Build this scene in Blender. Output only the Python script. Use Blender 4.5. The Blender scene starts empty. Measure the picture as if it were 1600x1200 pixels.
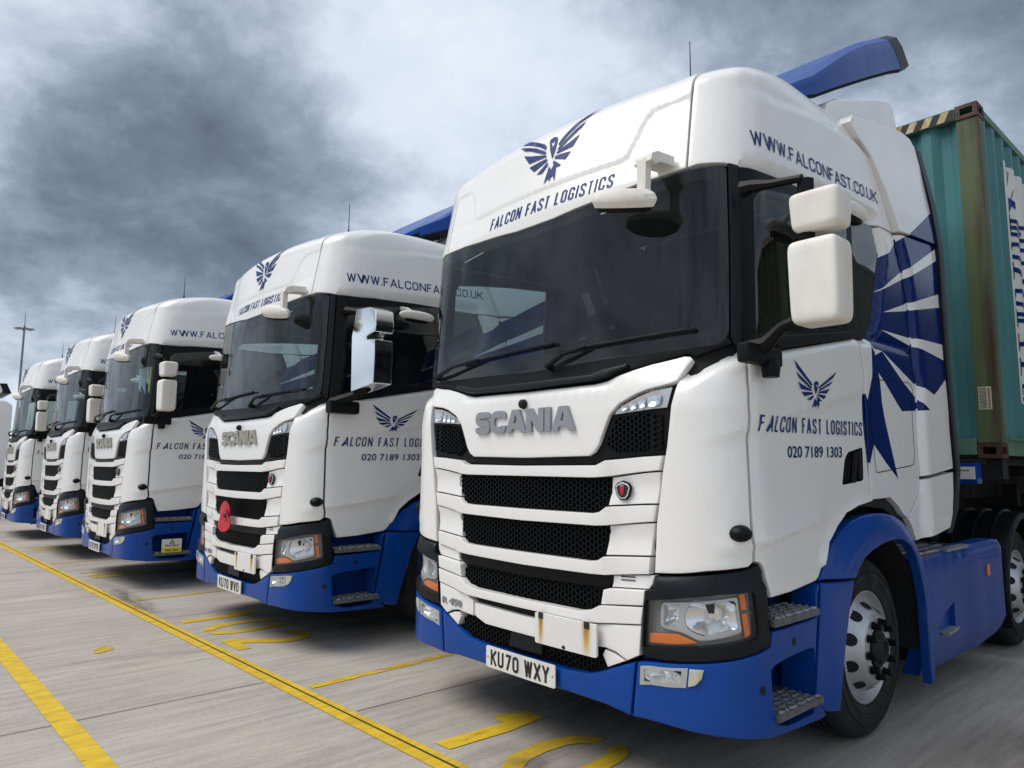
import bpy, bmesh, math, random
from math import sin, cos, pi, radians, sqrt, exp
from mathutils import Vector, Matrix
from mathutils.geometry import delaunay_2d_cdt
random.seed(7)
scene = bpy.context.scene
COL = scene.collection

# ------------------------------------------------------------------ camera
cam_d = bpy.data.cameras.new('camera'); cam = bpy.data.objects.new('camera', cam_d); COL.objects.link(cam)
yaw, pitch, roll = radians(-48.22), radians(6.51), radians(.353)
fwd = Vector((sin(yaw)*cos(pitch), cos(yaw)*cos(pitch), sin(pitch)))
rgt = Vector((cos(yaw), -sin(yaw), 0)); up = rgt.cross(fwd)
r2 = rgt*cos(roll)+up*sin(roll); u2 = up*cos(roll)-rgt*sin(roll)
cam.matrix_world = Matrix(((r2.x, u2.x, -fwd.x, 2.754), (r2.y, u2.y, -fwd.y, -2.566), (r2.z, u2.z, -fwd.z, 1.43), (0, 0, 0, 1)))
cam_d.sensor_width = 36; cam_d.lens = 1098.9/1600*36; cam_d.clip_start = .05; cam_d.clip_end = 2000
scene.camera = cam
# ------------------------------------------------------------------ sky
SUN_EL, SUN_AZ = radians(56), radians(215)      # azimuth clockwise from +Y
W = bpy.data.worlds.new('World'); scene.world = W; W.use_nodes = True
nt = W.node_tree; nt.nodes.clear()
def N(t, **k):
    n = nt.nodes.new(t)
    for a, b in k.items(): setattr(n, a, b)
    return n
def L(a, b): nt.links.new(a, b)
def mathn(op, a, b=None, c=None):
    n = N('ShaderNodeMath', operation=op)
    for i, v in enumerate((a, b, c)):
        if v is None: continue
        if isinstance(v, (int, float)): n.inputs[i].default_value = v
        else: L(v, n.inputs[i])
    return n.outputs[0]
tc = N('ShaderNodeTexCoord'); gen = tc.outputs['Generated']
sep = N('ShaderNodeSeparateXYZ'); L(gen, sep.inputs[0])
zz = mathn('ADD', mathn('MAXIMUM', sep.outputs[2], 0.0), .42)
px_ = mathn('DIVIDE', sep.outputs[0], zz); py_ = mathn('DIVIDE', sep.outputs[1], zz)
comb = N('ShaderNodeCombineXYZ'); L(px_, comb.inputs[0]); L(py_, comb.inputs[1])
def noise(vec, scale, detail, rough, dist=0.0, off=(0, 0, 0)):
    m = N('ShaderNodeMapping'); m.inputs['Location'].default_value = off; L(vec, m.inputs['Vector'])
    n = N('ShaderNodeTexNoise'); n.inputs['Scale'].default_value = scale; n.inputs['Detail'].default_value = detail
    n.inputs['Roughness'].default_value = rough; n.inputs['Distortion'].default_value = dist
    L(m.outputs[0], n.inputs['Vector']); return n.outputs['Fac']
n1 = noise(comb.outputs[0], 1.5, 9, .52, .35, (3.1, 1.7, 0))
n2 = noise(comb.outputs[0], 4.6, 9, .60, .3, (9.3, 4.7, 2))
n3 = noise(comb.outputs[0], 12.0, 8, .62, .3, (2.3, 8.7, 5))
cl = mathn('ADD', mathn('ADD', mathn('MULTIPLY', n1, .72), mathn('MULTIPLY', n2, .42)), mathn('MULTIPLY', n3, .14))
cl = mathn('SUBTRACT', cl, .10)
# broad masses of cloud: (direction, sharpness, amount)
def blob(d, k, a):
    dv = Vector(d).normalized()
    vm = N('ShaderNodeVectorMath', operation='DOT_PRODUCT'); nn = N('ShaderNodeVectorMath', operation='NORMALIZE')
    L(gen, nn.inputs[0]); L(nn.outputs[0], vm.inputs[0]); vm.inputs[1].default_value = dv
    e = mathn('EXPONENT', mathn('MULTIPLY', mathn('SUBTRACT', vm.outputs['Value'], 1.0), k))
    return mathn('MULTIPLY', e, a)
def pixdir(px, py):
    x, y = (px-800)/1098.9, -(py-600)/1098.9
    return fwd + r2*x + u2*y
for p, k, a in (((200, 200), 50, -.13), ((450, 230), 80, -.11), ((250, 370), 80, -.09), ((60, 440), 70, -.05), ((850, 90), 16, .06),
                ((640, 280), 110, .10), ((40, 15), 90, .16), ((230, 445), 260, .10), ((100, 570), 260, .05), ((1520, 30), 34, -.24), ((1480, 200), 120, .12), ((520, 60), 110, .06), ((1250, 60), 120, .05)):
    cl = mathn('ADD', cl, blob(pixdir(*p), k, a))
ramp = N('ShaderNodeValToRGB'); L(cl, ramp.inputs[0]); e = ramp.color_ramp.elements
e[0].position = .22; e[0].color = (.050, .065, .088, 1)
e[1].position = .82; e[1].color = (.485, .52, .57, 1)
for p, c in ((.34, (.092, .118, .152)), (.45, (.160, .198, .247)), (.54, (.28, .325, .385)), (.63, (.395, .44, .505))):
    q = e.new(p); q.color = (*c, 1)
sky = N('ShaderNodeTexSky', sky_type='NISHITA'); sky.sun_disc = False
sky.sun_elevation = SUN_EL; sky.sun_rotation = SUN_AZ
bgs = N('ShaderNodeBackground'); L(sky.outputs[0], bgs.inputs[0]); bgs.inputs[1].default_value = .06
bgc = N('ShaderNodeBackground'); L(ramp.outputs[0], bgc.inputs[0]); bgc.inputs[1].default_value = 1.0
mx = N('ShaderNodeMixShader'); mx.inputs[0].default_value = .93; L(bgs.outputs[0], mx.inputs[1]); L(bgc.outputs[0], mx.inputs[2])
out = N('ShaderNodeOutputWorld'); L(mx.outputs[0], out.inputs[0])
# ------------------------------------------------------------------ sun
sd = bpy.data.lights.new('sun', 'SUN'); sd.energy = 1.5; sd.angle = radians(40); sd.color = (1, .955, .89)
so = bpy.data.objects.new('sun', sd); COL.objects.link(so)
sdir = Vector((sin(SUN_AZ)*cos(SUN_EL), cos(SUN_AZ)*cos(SUN_EL), sin(SUN_EL)))
so.rotation_euler = (-sdir).to_track_quat('-Z', 'Y').to_euler(); so.location = (0, -10, 30)
vs_ = scene.view_settings; vs_.view_transform = 'Standard'; vs_.look = 'None'; vs_.exposure = .90; vs_.gamma = 1; vs_.use_curve_mapping = False

# ------------------------------------------------------------------ materials
MATS = {}
def mat(name, col, rough=.5, metal=0, coat=0, dirt=None, bump=0, bscale=40, emit=None, spec=.5, trans=0, var=0, vscale=3):
    if name in MATS: return MATS[name]
    m = bpy.data.materials.new(name); m.use_nodes = True; t = m.node_tree; b = t.nodes['Principled BSDF']
    b.inputs['Base Color'].default_value = (*col, 1); b.inputs['Roughness'].default_value = rough
    b.inputs['Metallic'].default_value = metal; b.inputs['Coat Weight'].default_value = coat; b.inputs['Coat Roughness'].default_value = .04
    b.inputs['Specular IOR Level'].default_value = spec; b.inputs['Transmission Weight'].default_value = trans
    co = t.nodes.new('ShaderNodeTexCoord').outputs['Object']
    if var or dirt:
        n = t.nodes.new('ShaderNodeTexNoise'); n.inputs['Scale'].default_value = vscale; n.inputs['Detail'].default_value = 8; n.inputs['Roughness'].default_value = .6
        mp = t.nodes.new('ShaderNodeMapping'); mp.inputs['Scale'].default_value = (1, 1, .35); t.links.new(co, mp.inputs[0]); t.links.new(mp.outputs[0], n.inputs['Vector'])
        r = t.nodes.new('ShaderNodeValToRGB'); t.links.new(n.outputs['Fac'], r.inputs[0])
        d = dirt or tuple(c*(1-var) for c in col)
        r.color_ramp.elements[0].position = .35; r.color_ramp.elements[0].color = (*d, 1)
        r.color_ramp.elements[1].position = .62; r.color_ramp.elements[1].color = (*col, 1)
        t.links.new(r.outputs[0], b.inputs['Base Color'])
        mr = t.nodes.new('ShaderNodeMapRange'); t.links.new(n.outputs['Fac'], mr.inputs[0])
        mr.inputs[1].default_value = .3; mr.inputs[2].default_value = .7; mr.inputs[3].default_value = min(1, rough*1.5+.05); mr.inputs[4].default_value = rough
        t.links.new(mr.outputs[0], b.inputs['Roughness'])
    if bump:
        n = t.nodes.new('ShaderNodeTexNoise'); n.inputs['Scale'].default_value = bscale; n.inputs['Detail'].default_value = 3; t.links.new(co, n.inputs['Vector'])
        bp = t.nodes.new('ShaderNodeBump'); bp.inputs['Strength'].default_value = bump; bp.inputs['Distance'].default_value = .004
        t.links.new(n.outputs['Fac'], bp.inputs['Height']); t.links.new(bp.outputs[0], b.inputs['Normal'])
    if emit: b.inputs['Emission Color'].default_value = (*emit, 1); b.inputs['Emission Strength'].default_value = 1
    MATS[name] = m; return m
WHITE = mat('white_paint', (.82, .81, .79), .22, coat=.6, dirt=(.79, .775, .75), vscale=2.2)
WHITEP = mat('white_plastic', (.78, .76, .71), .42, dirt=(.66, .62, .55), vscale=5, bump=.05)
BLUE = mat('blue_paint', (.0002, .052, .29), .26, coat=.12, dirt=(.006, .048, .235), vscale=3, spec=.24)
NAVY = mat('navy_livery', (.0006, .015, .115), .16, coat=0, spec=.30)
NAVYT = mat('navy_print', (.0012, .027, .150), .35, spec=.2)
BLACK = mat('black_plastic', (.0045, .005, .006), .45, bump=.06, bscale=300, spec=.16)
TRIM = mat('slate_trim', (.0065, .0085, .0115), .42, bump=.04, bscale=200, spec=.2)
DARK = mat('dark_void', (.004, .004, .005), .8)
SEALM = mat('rubber_seal', (.003, .003, .0035), .6, spec=.15)
INTER = mat('interior_grey', (.018, .020, .022), .7, var=.3)
RUBBER = mat('tyre_rubber', (.012, .012, .0125), .62, var=.4, vscale=9, bump=.15, bscale=60)
SILVER = mat('rim_silver', (.56, .57, .58), .32, metal=.7, dirt=(.50, .50, .51), vscale=6)
CHROME = mat('chrome', (.86, .87, .88), .10, metal=1)
REFL = mat('lamp_reflector', (.90, .91, .92), .16, metal=.75)
LAMPH = mat('lamp_housing', (.20, .20, .20), .35)
LAMPS = mat('lamp_silver', (.55, .56, .57), .3, metal=.5)
AMBER = mat('amber_lens', (.75, .17, .015), .15, coat=.5)
FOG = mat('reflector_foil', (.62, .60, .50), .3, metal=.3, var=.25, vscale=20)
BADGE = mat('badge_grey', (.30, .31, .33), .35, metal=.35)
BADGEB = mat('badge_tan', (.33, .32, .27), .4, metal=.2)
RED = mat('badge_red', (.45, .01, .02), .35)
POPPY = mat('poppy_red', (.50, .012, .03), .5)
PLATEW = mat('plate_white', (.75, .75, .72), .35, dirt=(.62, .61, .57), vscale=8)
PRINTB = mat('print_black', (.012, .012, .013), .4)
TREAD = mat('tread_metal', (.42, .43, .44), .42, metal=.7, var=.35, vscale=30)
TREADP = mat('tread_plate', (.17, .175, .18), .5, metal=.5, var=.3, vscale=30)
YELLOWS = mat('sign_yellow', (.75, .60, .02), .4)
MIRRORG = mat('mirror_glass', (.6, .62, .65), .03, metal=1)
STEEL = mat('galvanised_steel', (.30, .31, .31), .5, metal=.6, var=.3)
CHASSIS = mat('chassis_black', (.010, .010, .011), .6, var=.4, vscale=5)

def rust_mat(name, col, rust, lo, hi, stretch=(1, 1, .12), sc=6):
    m = bpy.data.materials.new(name); m.use_nodes = True; t = m.node_tree; b = t.nodes['Principled BSDF']; b.inputs['Roughness'].default_value = .6
    co = t.nodes.new('ShaderNodeTexCoord').outputs['Object']
    mp = t.nodes.new('ShaderNodeMapping'); mp.inputs['Scale'].default_value = stretch; t.links.new(co, mp.inputs[0])
    n = t.nodes.new('ShaderNodeTexNoise'); n.inputs['Scale'].default_value = sc; n.inputs['Detail'].default_value = 10; n.inputs['Roughness'].default_value = .65
    t.links.new(mp.outputs[0], n.inputs['Vector'])
    r = t.nodes.new('ShaderNodeValToRGB'); t.links.new(n.outputs['Fac'], r.inputs[0])
    r.color_ramp.elements[0].position = lo; r.color_ramp.elements[0].color = (*col, 1)
    r.color_ramp.elements[1].position = hi; r.color_ramp.elements[1].color = (*rust, 1)
    q = r.color_ramp.elements.new((lo+hi)/2); q.color = (*[(a*.75+c*.25)*.8 for a, c in zip(col, rust)], 1)
    n2 = t.nodes.new('ShaderNodeTexNoise'); n2.inputs['Scale'].default_value = 1.3; n2.inputs['Detail'].default_value = 5; t.links.new(co, n2.inputs['Vector'])
    mxn = t.nodes.new('ShaderNodeMix'); mxn.data_type = 'RGBA'; mxn.blend_type = 'MULTIPLY'; mxn.inputs[0].default_value = .6
    t.links.new(r.outputs[0], mxn.inputs[6]); r2_ = t.nodes.new('ShaderNodeValToRGB'); t.links.new(n2.outputs['Fac'], r2_.inputs[0])
    r2_.color_ramp.elements[0].position = .3; r2_.color_ramp.elements[0].color = (.55, .6, .5, 1); r2_.color_ramp.elements[1].position = .65; r2_.color_ramp.elements[1].color = (1, 1, 1, 1)
    t.links.new(r2_.outputs[0], mxn.inputs[7]); t.links.new(mxn.outputs[2], b.inputs['Base Color']); return m
TEAL = rust_mat('container_teal', (.06, .215, .235), (.06, .05, .025), .60, .80, (1, 1, .10), 5)
TEALG = rust_mat('container_green', (.10, .22, .15), (.07, .05, .02), .60, .78, (1, 1, .10), 6)
POST = rust_mat('rusty_green_post', (.095, .125, .055), (.055, .022, .012), .47, .66, (1, 1, .08), 7)
CAST = rust_mat('rusty_casting', (.06, .025, .018), (.10, .035, .02), .4, .6, (1, 1, 1), 12)
DKGREEN = rust_mat('dark_container_green', (.035, .045, .018), (.03, .02, .01), .5, .7)
RUSTPL = None
def rustplate_mat():
    m = bpy.data.materials.new('stained_white_plate'); m.use_nodes = True; t = m.node_tree; b = t.nodes['Principled BSDF']; b.inputs['Roughness'].default_value = .4
    co = t.nodes.new('ShaderNodeTexCoord').outputs['Object']; s = t.nodes.new('ShaderNodeSeparateXYZ'); t.links.new(co, s.inputs[0])
    def mn(op, a, bb=None):
        n = t.nodes.new('ShaderNodeMath'); n.operation = op
        for i, v in enumerate((a, bb)):
            if v is None: continue
            if isinstance(v, (int, float)): n.inputs[i].default_value = v
            else: t.links.new(v, n.inputs[i])
        return n.outputs[0]
    nz = t.nodes.new('ShaderNodeTexNoise'); nz.inputs['Scale'].default_value = 40; mp = t.nodes.new('ShaderNodeMapping'); mp.inputs['Scale'].default_value = (1, 1, .08)
    t.links.new(co, mp.inputs[0]); t.links.new(mp.outputs[0], nz.inputs['Vector'])
    tot = None
    for cx, w in ((.172, .014), (.468, .020)):
        g = mn('EXPONENT', mn('MULTIPLY', mn('POWER', mn('DIVIDE', mn('SUBTRACT', s.outputs[0], cx), w), 2.0), -1.0))
        tot = g if tot is None else mn('ADD', tot, g)
    fall = mn('MULTIPLY', mn('SUBTRACT', s.outputs[2], .47), 6.0)
    f = mn('MULTIPLY', mn('MULTIPLY', tot, mn('MINIMUM', mn('MAXIMUM', fall, 0.0), 1.0)), mn('ADD', nz.outputs['Fac'], .45))
    r = t.nodes.new('ShaderNodeValToRGB'); t.links.new(f, r.inputs[0])
    r.color_ramp.elements[0].color = (.74, .73, .72, 1); r.color_ramp.elements[1].color = (.12, .05, .02, 1); q = r.color_ramp.elements.new(.45); q.color = (.55, .36, .10, 1)
    t.links.new(r.outputs[0], b.inputs['Base Color']); return m
RUSTPL = rustplate_mat()
def glass_mat(name, tint, ior=1.5, refl=1.0, dust=.0, rough=0.0):
    m = bpy.data.materials.new(name); m.use_nodes = True; t = m.node_tree; t.nodes.clear()
    o = t.nodes.new('ShaderNodeOutputMaterial'); tr = t.nodes.new('ShaderNodeBsdfTransparent'); tr.inputs[0].default_value = (*tint, 1)
    gl = t.nodes.new('ShaderNodeBsdfGlossy'); gl.inputs['Roughness'].default_value = rough; gl.inputs[0].default_value = (refl, refl, refl, 1)
    fr = t.nodes.new('ShaderNodeFresnel'); ge = t.nodes.new('ShaderNodeNewGeometry'); mi_ = t.nodes.new('ShaderNodeMapRange')
    t.links.new(ge.outputs['Backfacing'], mi_.inputs[0]); mi_.inputs[3].default_value = ior; mi_.inputs[4].default_value = 1/ior; t.links.new(mi_.outputs[0], fr.inputs[0])
    m1 = t.nodes.new('ShaderNodeMixShader'); t.links.new(fr.outputs[0], m1.inputs[0]); t.links.new(tr.outputs[0], m1.inputs[1]); t.links.new(gl.outputs[0], m1.inputs[2])
    last = m1
    if dust:
        df = t.nodes.new('ShaderNodeBsdfDiffuse'); df.inputs[0].default_value = (.45, .47, .48, 1)
        nz = t.nodes.new('ShaderNodeTexNoise'); nz.inputs['Scale'].default_value = 5; nz.inputs['Detail'].default_value = 6
        co = t.nodes.new('ShaderNodeTexCoord'); mp = t.nodes.new('ShaderNodeMapping'); mp.inputs['Scale'].default_value = (1.6, 1.6, .3); t.links.new(co.outputs['Object'], mp.inputs[0]); t.links.new(mp.outputs[0], nz.inputs['Vector'])
        mr = t.nodes.new('ShaderNodeMapRange'); t.links.new(nz.outputs['Fac'], mr.inputs[0]); mr.inputs[1].default_value = .35; mr.inputs[2].default_value = .75; mr.inputs[3].default_value = .01; mr.inputs[4].default_value = dust
        m2 = t.nodes.new('ShaderNodeMixShader'); t.links.new(mr.outputs[0], m2.inputs[0]); t.links.new(m1.outputs[0], m2.inputs[1]); t.links.new(df.outputs[0], m2.inputs[2]); last = m2
    t.links.new(last.outputs[0], o.inputs[0]); return m
SCREEN = glass_mat('windscreen_glass', (.66, .79, .82), 1.47, dust=.012)
SIDEGL = glass_mat('side_glass', (.74, .84, .84), 1.55, dust=.012)
LENS = glass_mat('clear_lens', (.93, .94, .95), 1.45)

# ------------------------------------------------------------------ ground materials
def ground_mat():
    m = bpy.data.materials.new('brushed_concrete'); m.use_nodes = True; t = m.node_tree; b = t.nodes['Principled BSDF']
    co = t.nodes.new('ShaderNodeTexCoord').outputs['Object']
    def nz(scale, st, detail=6, rough=.6, dist=0):
        mp = t.nodes.new('ShaderNodeMapping'); mp.inputs['Scale'].default_value = st; t.links.new(co, mp.inputs[0])
        n = t.nodes.new('ShaderNodeTexNoise'); n.inputs['Scale'].default_value = scale; n.inputs['Detail'].default_value = detail; n.inputs['Roughness'].default_value = rough; n.inputs['Distortion'].default_value = dist
        t.links.new(mp.outputs[0], n.inputs['Vector']); return n.outputs['Fac']
    def rp(f, p0, c0, p1, c1):
        r = t.nodes.new('ShaderNodeValToRGB'); t.links.new(f, r.inputs[0]); r.color_ramp.elements[0].position = p0; r.color_ramp.elements[0].color = (*c0, 1)
        r.color_ramp.elements[1].position = p1; r.color_ramp.elements[1].color = (*c1, 1); return r.outputs[0]
    def mix(a, bb, f=1.0, mode='MULTIPLY'):
        n = t.nodes.new('ShaderNodeMix'); n.data_type = 'RGBA'; n.blend_type = mode
        if isinstance(f, float): n.inputs[0].default_value = f
        else: t.links.new(f, n.inputs[0])
        t.links.new(a, n.inputs[6]); t.links.new(bb, n.inputs[7]); return n.outputs[2]
    base = rp(nz(.9, (1, 1, 1), 8), .3, (.42, .378, .335), .7, (.505, .458, .41))
    streak = rp(nz(16, (1, .07, 1), 5, .7), .33, (.80, .79, .78), .62, (1.05, 1.05, 1.05))
    fine = rp(nz(130, (1, .22, 1), 4, .8), .3, (.72, .72, .72), .7, (1.12, 1.12, 1.12))
    patch_ = rp(nz(.35, (1, .45, 1), 7, .62, 1.2), .38, (.88, .87, .87), .6, (1, 1, 1))
    scuff = rp(nz(2.6, (1, .16, 1), 9, .72, .6), .30, (.55, .53, .52), .45, (1, 1, 1))
    speck = rp(nz(55, (1, 1, 1), 2, .5), .26, (.35, .33, .32), .31, (1, 1, 1))
    c = mix(mix(mix(mix(mix(base, streak), fine, .8), patch_), scuff, .55), speck, .7)
    t.links.new(c, b.inputs['Base Color'])
    b.inputs['Roughness'].default_value = .82; b.inputs['Specular IOR Level'].default_value = .3
    bp = t.nodes.new('ShaderNodeBump'); bp.inputs['Strength'].default_value = .35; bp.inputs['Distance'].default_value = .006
    t.links.new(nz(70, (1, .10, 1), 4, .7), bp.inputs['Height']); t.links.new(bp.outputs[0], b.inputs['Normal'])
    return m
CONC = ground_mat()
def line_mat(name, wear):
    m = bpy.data.materials.new(name); m.use_nodes = True; t = m.node_tree; b = t.nodes['Principled BSDF']; o = t.nodes['Material Output']
    co = t.nodes.new('ShaderNodeTexCoord').outputs['Object']
    def nz(scale, st, d=7, r=.65):
        mp = t.nodes.new('ShaderNodeMapping'); mp.inputs['Scale'].default_value = st; t.links.new(co, mp.inputs[0])
        n = t.nodes.new('ShaderNodeTexNoise'); n.inputs['Scale'].default_value = scale; n.inputs['Detail'].default_value = d; n.inputs['Roughness'].default_value = r
        t.links.new(mp.outputs[0], n.inputs['Vector']); return n.outputs['Fac']
    r = t.nodes.new('ShaderNodeValToRGB'); t.links.new(nz(14, (1, .25, 1)), r.inputs[0])
    r.color_ramp.elements[0].position = .3; r.color_ramp.elements[0].color = (.46, .29, .012, 1); r.color_ramp.elements[1].position = .6; r.color_ramp.elements[1].color = (.68, .45, .015, 1)
    t.links.new(r.outputs[0], b.inputs['Base Color']); b.inputs['Roughness'].default_value = .7
    r3 = t.nodes.new('ShaderNodeValToRGB'); t.links.new(nz(28, (1, .16, 1), 8, .75), r3.inputs[0])
    r3.color_ramp.elements[0].position = wear-.07; r3.color_ramp.elements[1].position = wear+.05
    tr = t.nodes.new('ShaderNodeBsdfTransparent'); mxs = t.nodes.new('ShaderNodeMixShader')
    t.links.new(r3.outputs[0], mxs.inputs[0]); t.links.new(tr.outputs[0], mxs.inputs[1]); t.links.new(b.outputs[0], mxs.inputs[2]); t.links.new(mxs.outputs[0], o.inputs[0])
    return m
YLINE = line_mat('yellow_line_paint', .36); YFADE = line_mat('faded_yellow_paint', .48)
STAIN = None

# ------------------------------------------------------------------ mesh helpers
class MB:
    def __init__(s): s.v = []; s.f = []; s.m = []; s.slots = []
    def mi(s, m):
        if m not in s.slots: s.slots.append(m)
        return s.slots.index(m)
    def add(s, vs, fs, m, flip=False):
        o = len(s.v); s.v += [tuple(p) for p in vs]; k = s.mi(m)
        for f in fs:
            f = [o+i for i in f]
            s.f.append(f[::-1] if flip else f); s.m.append(k)
    def box(s, c, d, m, rot=None, bev=0):
        x, y, z = [a/2 for a in d]
        if bev: 
            bm = bmesh.new(); bmesh.ops.create_cube(bm, size=1)
            for v in bm.verts: v.co = Vector((v.co.x*d[0], v.co.y*d[1], v.co.z*d[2]))
            bmesh.ops.bevel(bm, geom=bm.edges[:], offset=min(bev, min(d)*.45), segments=2, affect='EDGES', profile=.6)
            vs = [v.co.copy() for v in bm.verts]; fs = [[v.index for v in f.verts] for f in bm.faces]; bm.free()
        else:
            vs = [Vector((i*x, j*y, k*z)) for i in (-1, 1) for j in (-1, 1) for k in (-1, 1)]
            fs = [(0, 1, 3, 2), (4, 6, 7, 5), (0, 4, 5, 1), (2, 3, 7, 6), (0, 2, 6, 4), (1, 5, 7, 3)]
        R_ = rot if rot is not None else Matrix.Identity(3)
        s.add([R_ @ v + Vector(c) for v in vs], fs, m); return s
    def tube(s, pts, r, m, n=8, cap=True):
        pts = [Vector(p) for p in pts]; rs = r if isinstance(r, (list, tuple)) else [r]*len(pts)
        vs = []; prev = None
        for i, p in enumerate(pts):
            d = (pts[min(i+1, len(pts)-1)]-pts[max(i-1, 0)]).normalized()
            a = prev if prev is not None else (Vector((0, 0, 1)) if abs(d.z) < .9 else Vector((1, 0, 0)))
            a = (a-d*a.dot(d)).normalized(); prev = a; b = d.cross(a)
            vs += [p+(a*cos(2*pi*k/n)+b*sin(2*pi*k/n))*rs[i] for k in range(n)]
        fs = [(i*n+k, i*n+(k+1) % n, (i+1)*n+(k+1) % n, (i+1)*n+k) for i in range(len(pts)-1) for k in range(n)]
        if cap: fs += [tuple(range(n))[::-1], tuple((len(pts)-1)*n+k for k in range(n))]
        s.add(vs, fs, m); return s
    def lathe(s, prof, c, m, n=32, axis='x', sgn=1, arc=None):
        """prof: (radius, along) revolved about an axis through c"""
        a0, a1 = arc or (0, 2*pi); full = arc is None; k_ = n if full else n+1
        vs = []
        for r, a in prof:
            for k in range(k_):
                t = a0+(a1-a0)*k/n
                if axis == 'x': vs.append((c[0]+sgn*a, c[1]+r*cos(t), c[2]+r*sin(t)))
                else: vs.append((c[0]+r*cos(t), c[1]+r*sin(t), c[2]+a))
        fs = []
        for i in range(len(prof)-1):
            for k in range(n):
                k2 = (k+1) % k_ if full else k+1
                fs.append((i*k_+k, i*k_+k2, (i+1)*k_+k2, (i+1)*k_+k))
        s.add(vs, fs, m, flip=(sgn < 0) == (axis == 'x')); return s
    def prism(s, poly, m, ax=0, lo=0, hi=1, bev=0):
        """poly in the plane normal to ax, extruded lo..hi"""
        def P(a, b, h): return {0: (h, a, b), 1: (a, h, b), 2: (a, b, h)}[ax]
        n = len(poly)
        vs = [P(a, b, lo) for a, b in poly]+[P(a, b, hi) for a, b in poly]
        fs = [tuple(range(n))[::-1], tuple(range(n, 2*n))]+[(i, (i+1) % n, n+(i+1) % n, n+i) for i in range(n)]
        if bev:
            bm = bmesh.new(); bv = [bm.verts.new(v) for v in vs]
            for f in fs: bm.faces.new([bv[i] for i in f])
            bmesh.ops.recalc_face_normals(bm, faces=bm.faces[:])
            bmesh.ops.bevel(bm, geom=bm.edges[:], offset=bev, segments=2, affect='EDGES', profile=.6)
            bmesh.ops.triangulate(bm, faces=[f for f in bm.faces if len(f.verts) > 4])
            bm.verts.index_update(); vs = [v.co.copy() for v in bm.verts]; fs = [[v.index for v in f.verts] for f in bm.faces]; bm.free()
        s.add(vs, fs, m); return s
    def build(s, name, parent=None, smooth=35, fix=True, **props):
        used = sorted({i for f in s.f for i in f}); mp_ = {a: b for b, a in enumerate(used)}
        me = bpy.data.meshes.new(name); me.from_pydata([s.v[i] for i in used], [], [[mp_[i] for i in f] for f in s.f])
        for m in s.slots: me.materials.append(m)
        me.polygons.foreach_set('material_index', s.m); me.update()
        if fix:
            bm = bmesh.new(); bm.from_mesh(me); bmesh.ops.recalc_face_normals(bm, faces=bm.faces[:]); bm.to_mesh(me); bm.free()
        if smooth:
            me.polygons.foreach_set('use_smooth', [True]*len(me.polygons)); me.set_sharp_from_angle(angle=radians(smooth))
        o = bpy.data.objects.new(name, me); COL.objects.link(o)
        if smooth and len(s.f) > 12:
            wn = o.modifiers.new('crisp', 'WEIGHTED_NORMAL'); wn.mode = 'FACE_AREA'; wn.weight = 50; wn.keep_sharp = True
        if parent: o.parent = parent
        for k, v in props.items(): o[k] = v
        return o
def empty(name, loc, label, cat, group=None, rz=0):
    o = bpy.data.objects.new(name, None); COL.objects.link(o); o.location = loc; o.rotation_euler = (0, 0, rz); o.empty_display_size = .3
    o['label'] = label; o['category'] = cat
    if group: o['group'] = group
    return o
def mirror_mb(mb):
    r = MB(); r.v = [(-x, y, z) for x, y, z in mb.v]; r.f = [f[::-1] for f in mb.f]; r.m = mb.m[:]; r.slots = mb.slots[:]; return r
def build2(mb, name, parent, parent2=None, **k):
    return mb.build(name, parent, **k), mirror_mb(mb).build(name, parent2 or parent, **k)

# ------------------------------------------------------------------ the cab's body surface, (u, v) -> 3D
def interp(x, xs, ys):
    if x <= xs[0]: return ys[0]
    for i in range(1, len(xs)):
        if x <= xs[i]:
            t = (x-xs[i-1])/(xs[i]-xs[i-1]); return ys[i-1]+(ys[i]-ys[i-1])*t
    return ys[-1]
ZT = [0, .25, .9, 1.5, 1.64, 1.74, 1.86, 2.77, 3.2, 4]
FT = [.02, .015, .015, .018, .018, .035, .083, .15, .235, .235]
BT = [.02, .03, .03, .03, .03, .045, .07, .10, .10, .10]
WT = [1.2, 1.2, 1.2, 1.2, 1.2, 1.2, 1.2, 1.185, 1.16, 1.16]
V0, VL, DH, DIF, DIW, RY, EE, U0, UL = 3.2, .6, .25, .85, .13, .34, .72, .80, .56
def S0(u, v):
    sg = -1 if u < 0 else 1; u = abs(u); z = min(v, V0)
    F, B, Wd = interp(z, ZT, FT), interp(z, ZT, BT), interp(z, ZT, WT); fi = wi = 0
    if v > V0:
        t = min((v-V0)/VL, 1)*pi/2; z = V0+DH*sin(t); fi = DIF*(1-cos(t)); wi = DIW*(1-cos(t))
    sc = (Wd-wi)/Wd; rx = Wd-U0
    fr = lambda x: F+fi-B*(1-(x/.9)**2)
    if u <= U0: x = u; y = fr(u)
    else:
        y0 = fr(U0); sl = 2*B*U0/.81
        if u <= U0+UL:
            a = (u-U0)/UL*pi/2; x = U0+rx*sin(a)**EE; y = y0+RY*(1-max(cos(a), 0)**EE)+sl*(u-U0)*(1-(u-U0)/UL)*.8
        else: x = Wd; y = y0+RY+(u-U0-UL)
    return Vector((sg*x*sc, y, z))
def NRM(u, v):
    e = .006; n = (S0(u+e, v)-S0(u-e, v)).cross(S0(u, v+e)-S0(u, v-e))
    return n.normalized()
def cab(u, v, off=0):
    p = S0(u, v)
    return p if off == 0 else p+NRM(u, v)*off
# upper rear side extender: a plane-ish surface, (a = y, b = z)
def ext(a, b, off=0):
    t = max(0, min(1, (b-2.7)/.95)); w = 1.2-.085*t*t*(3-2*t)
    return Vector((w+off, a, b))

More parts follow.
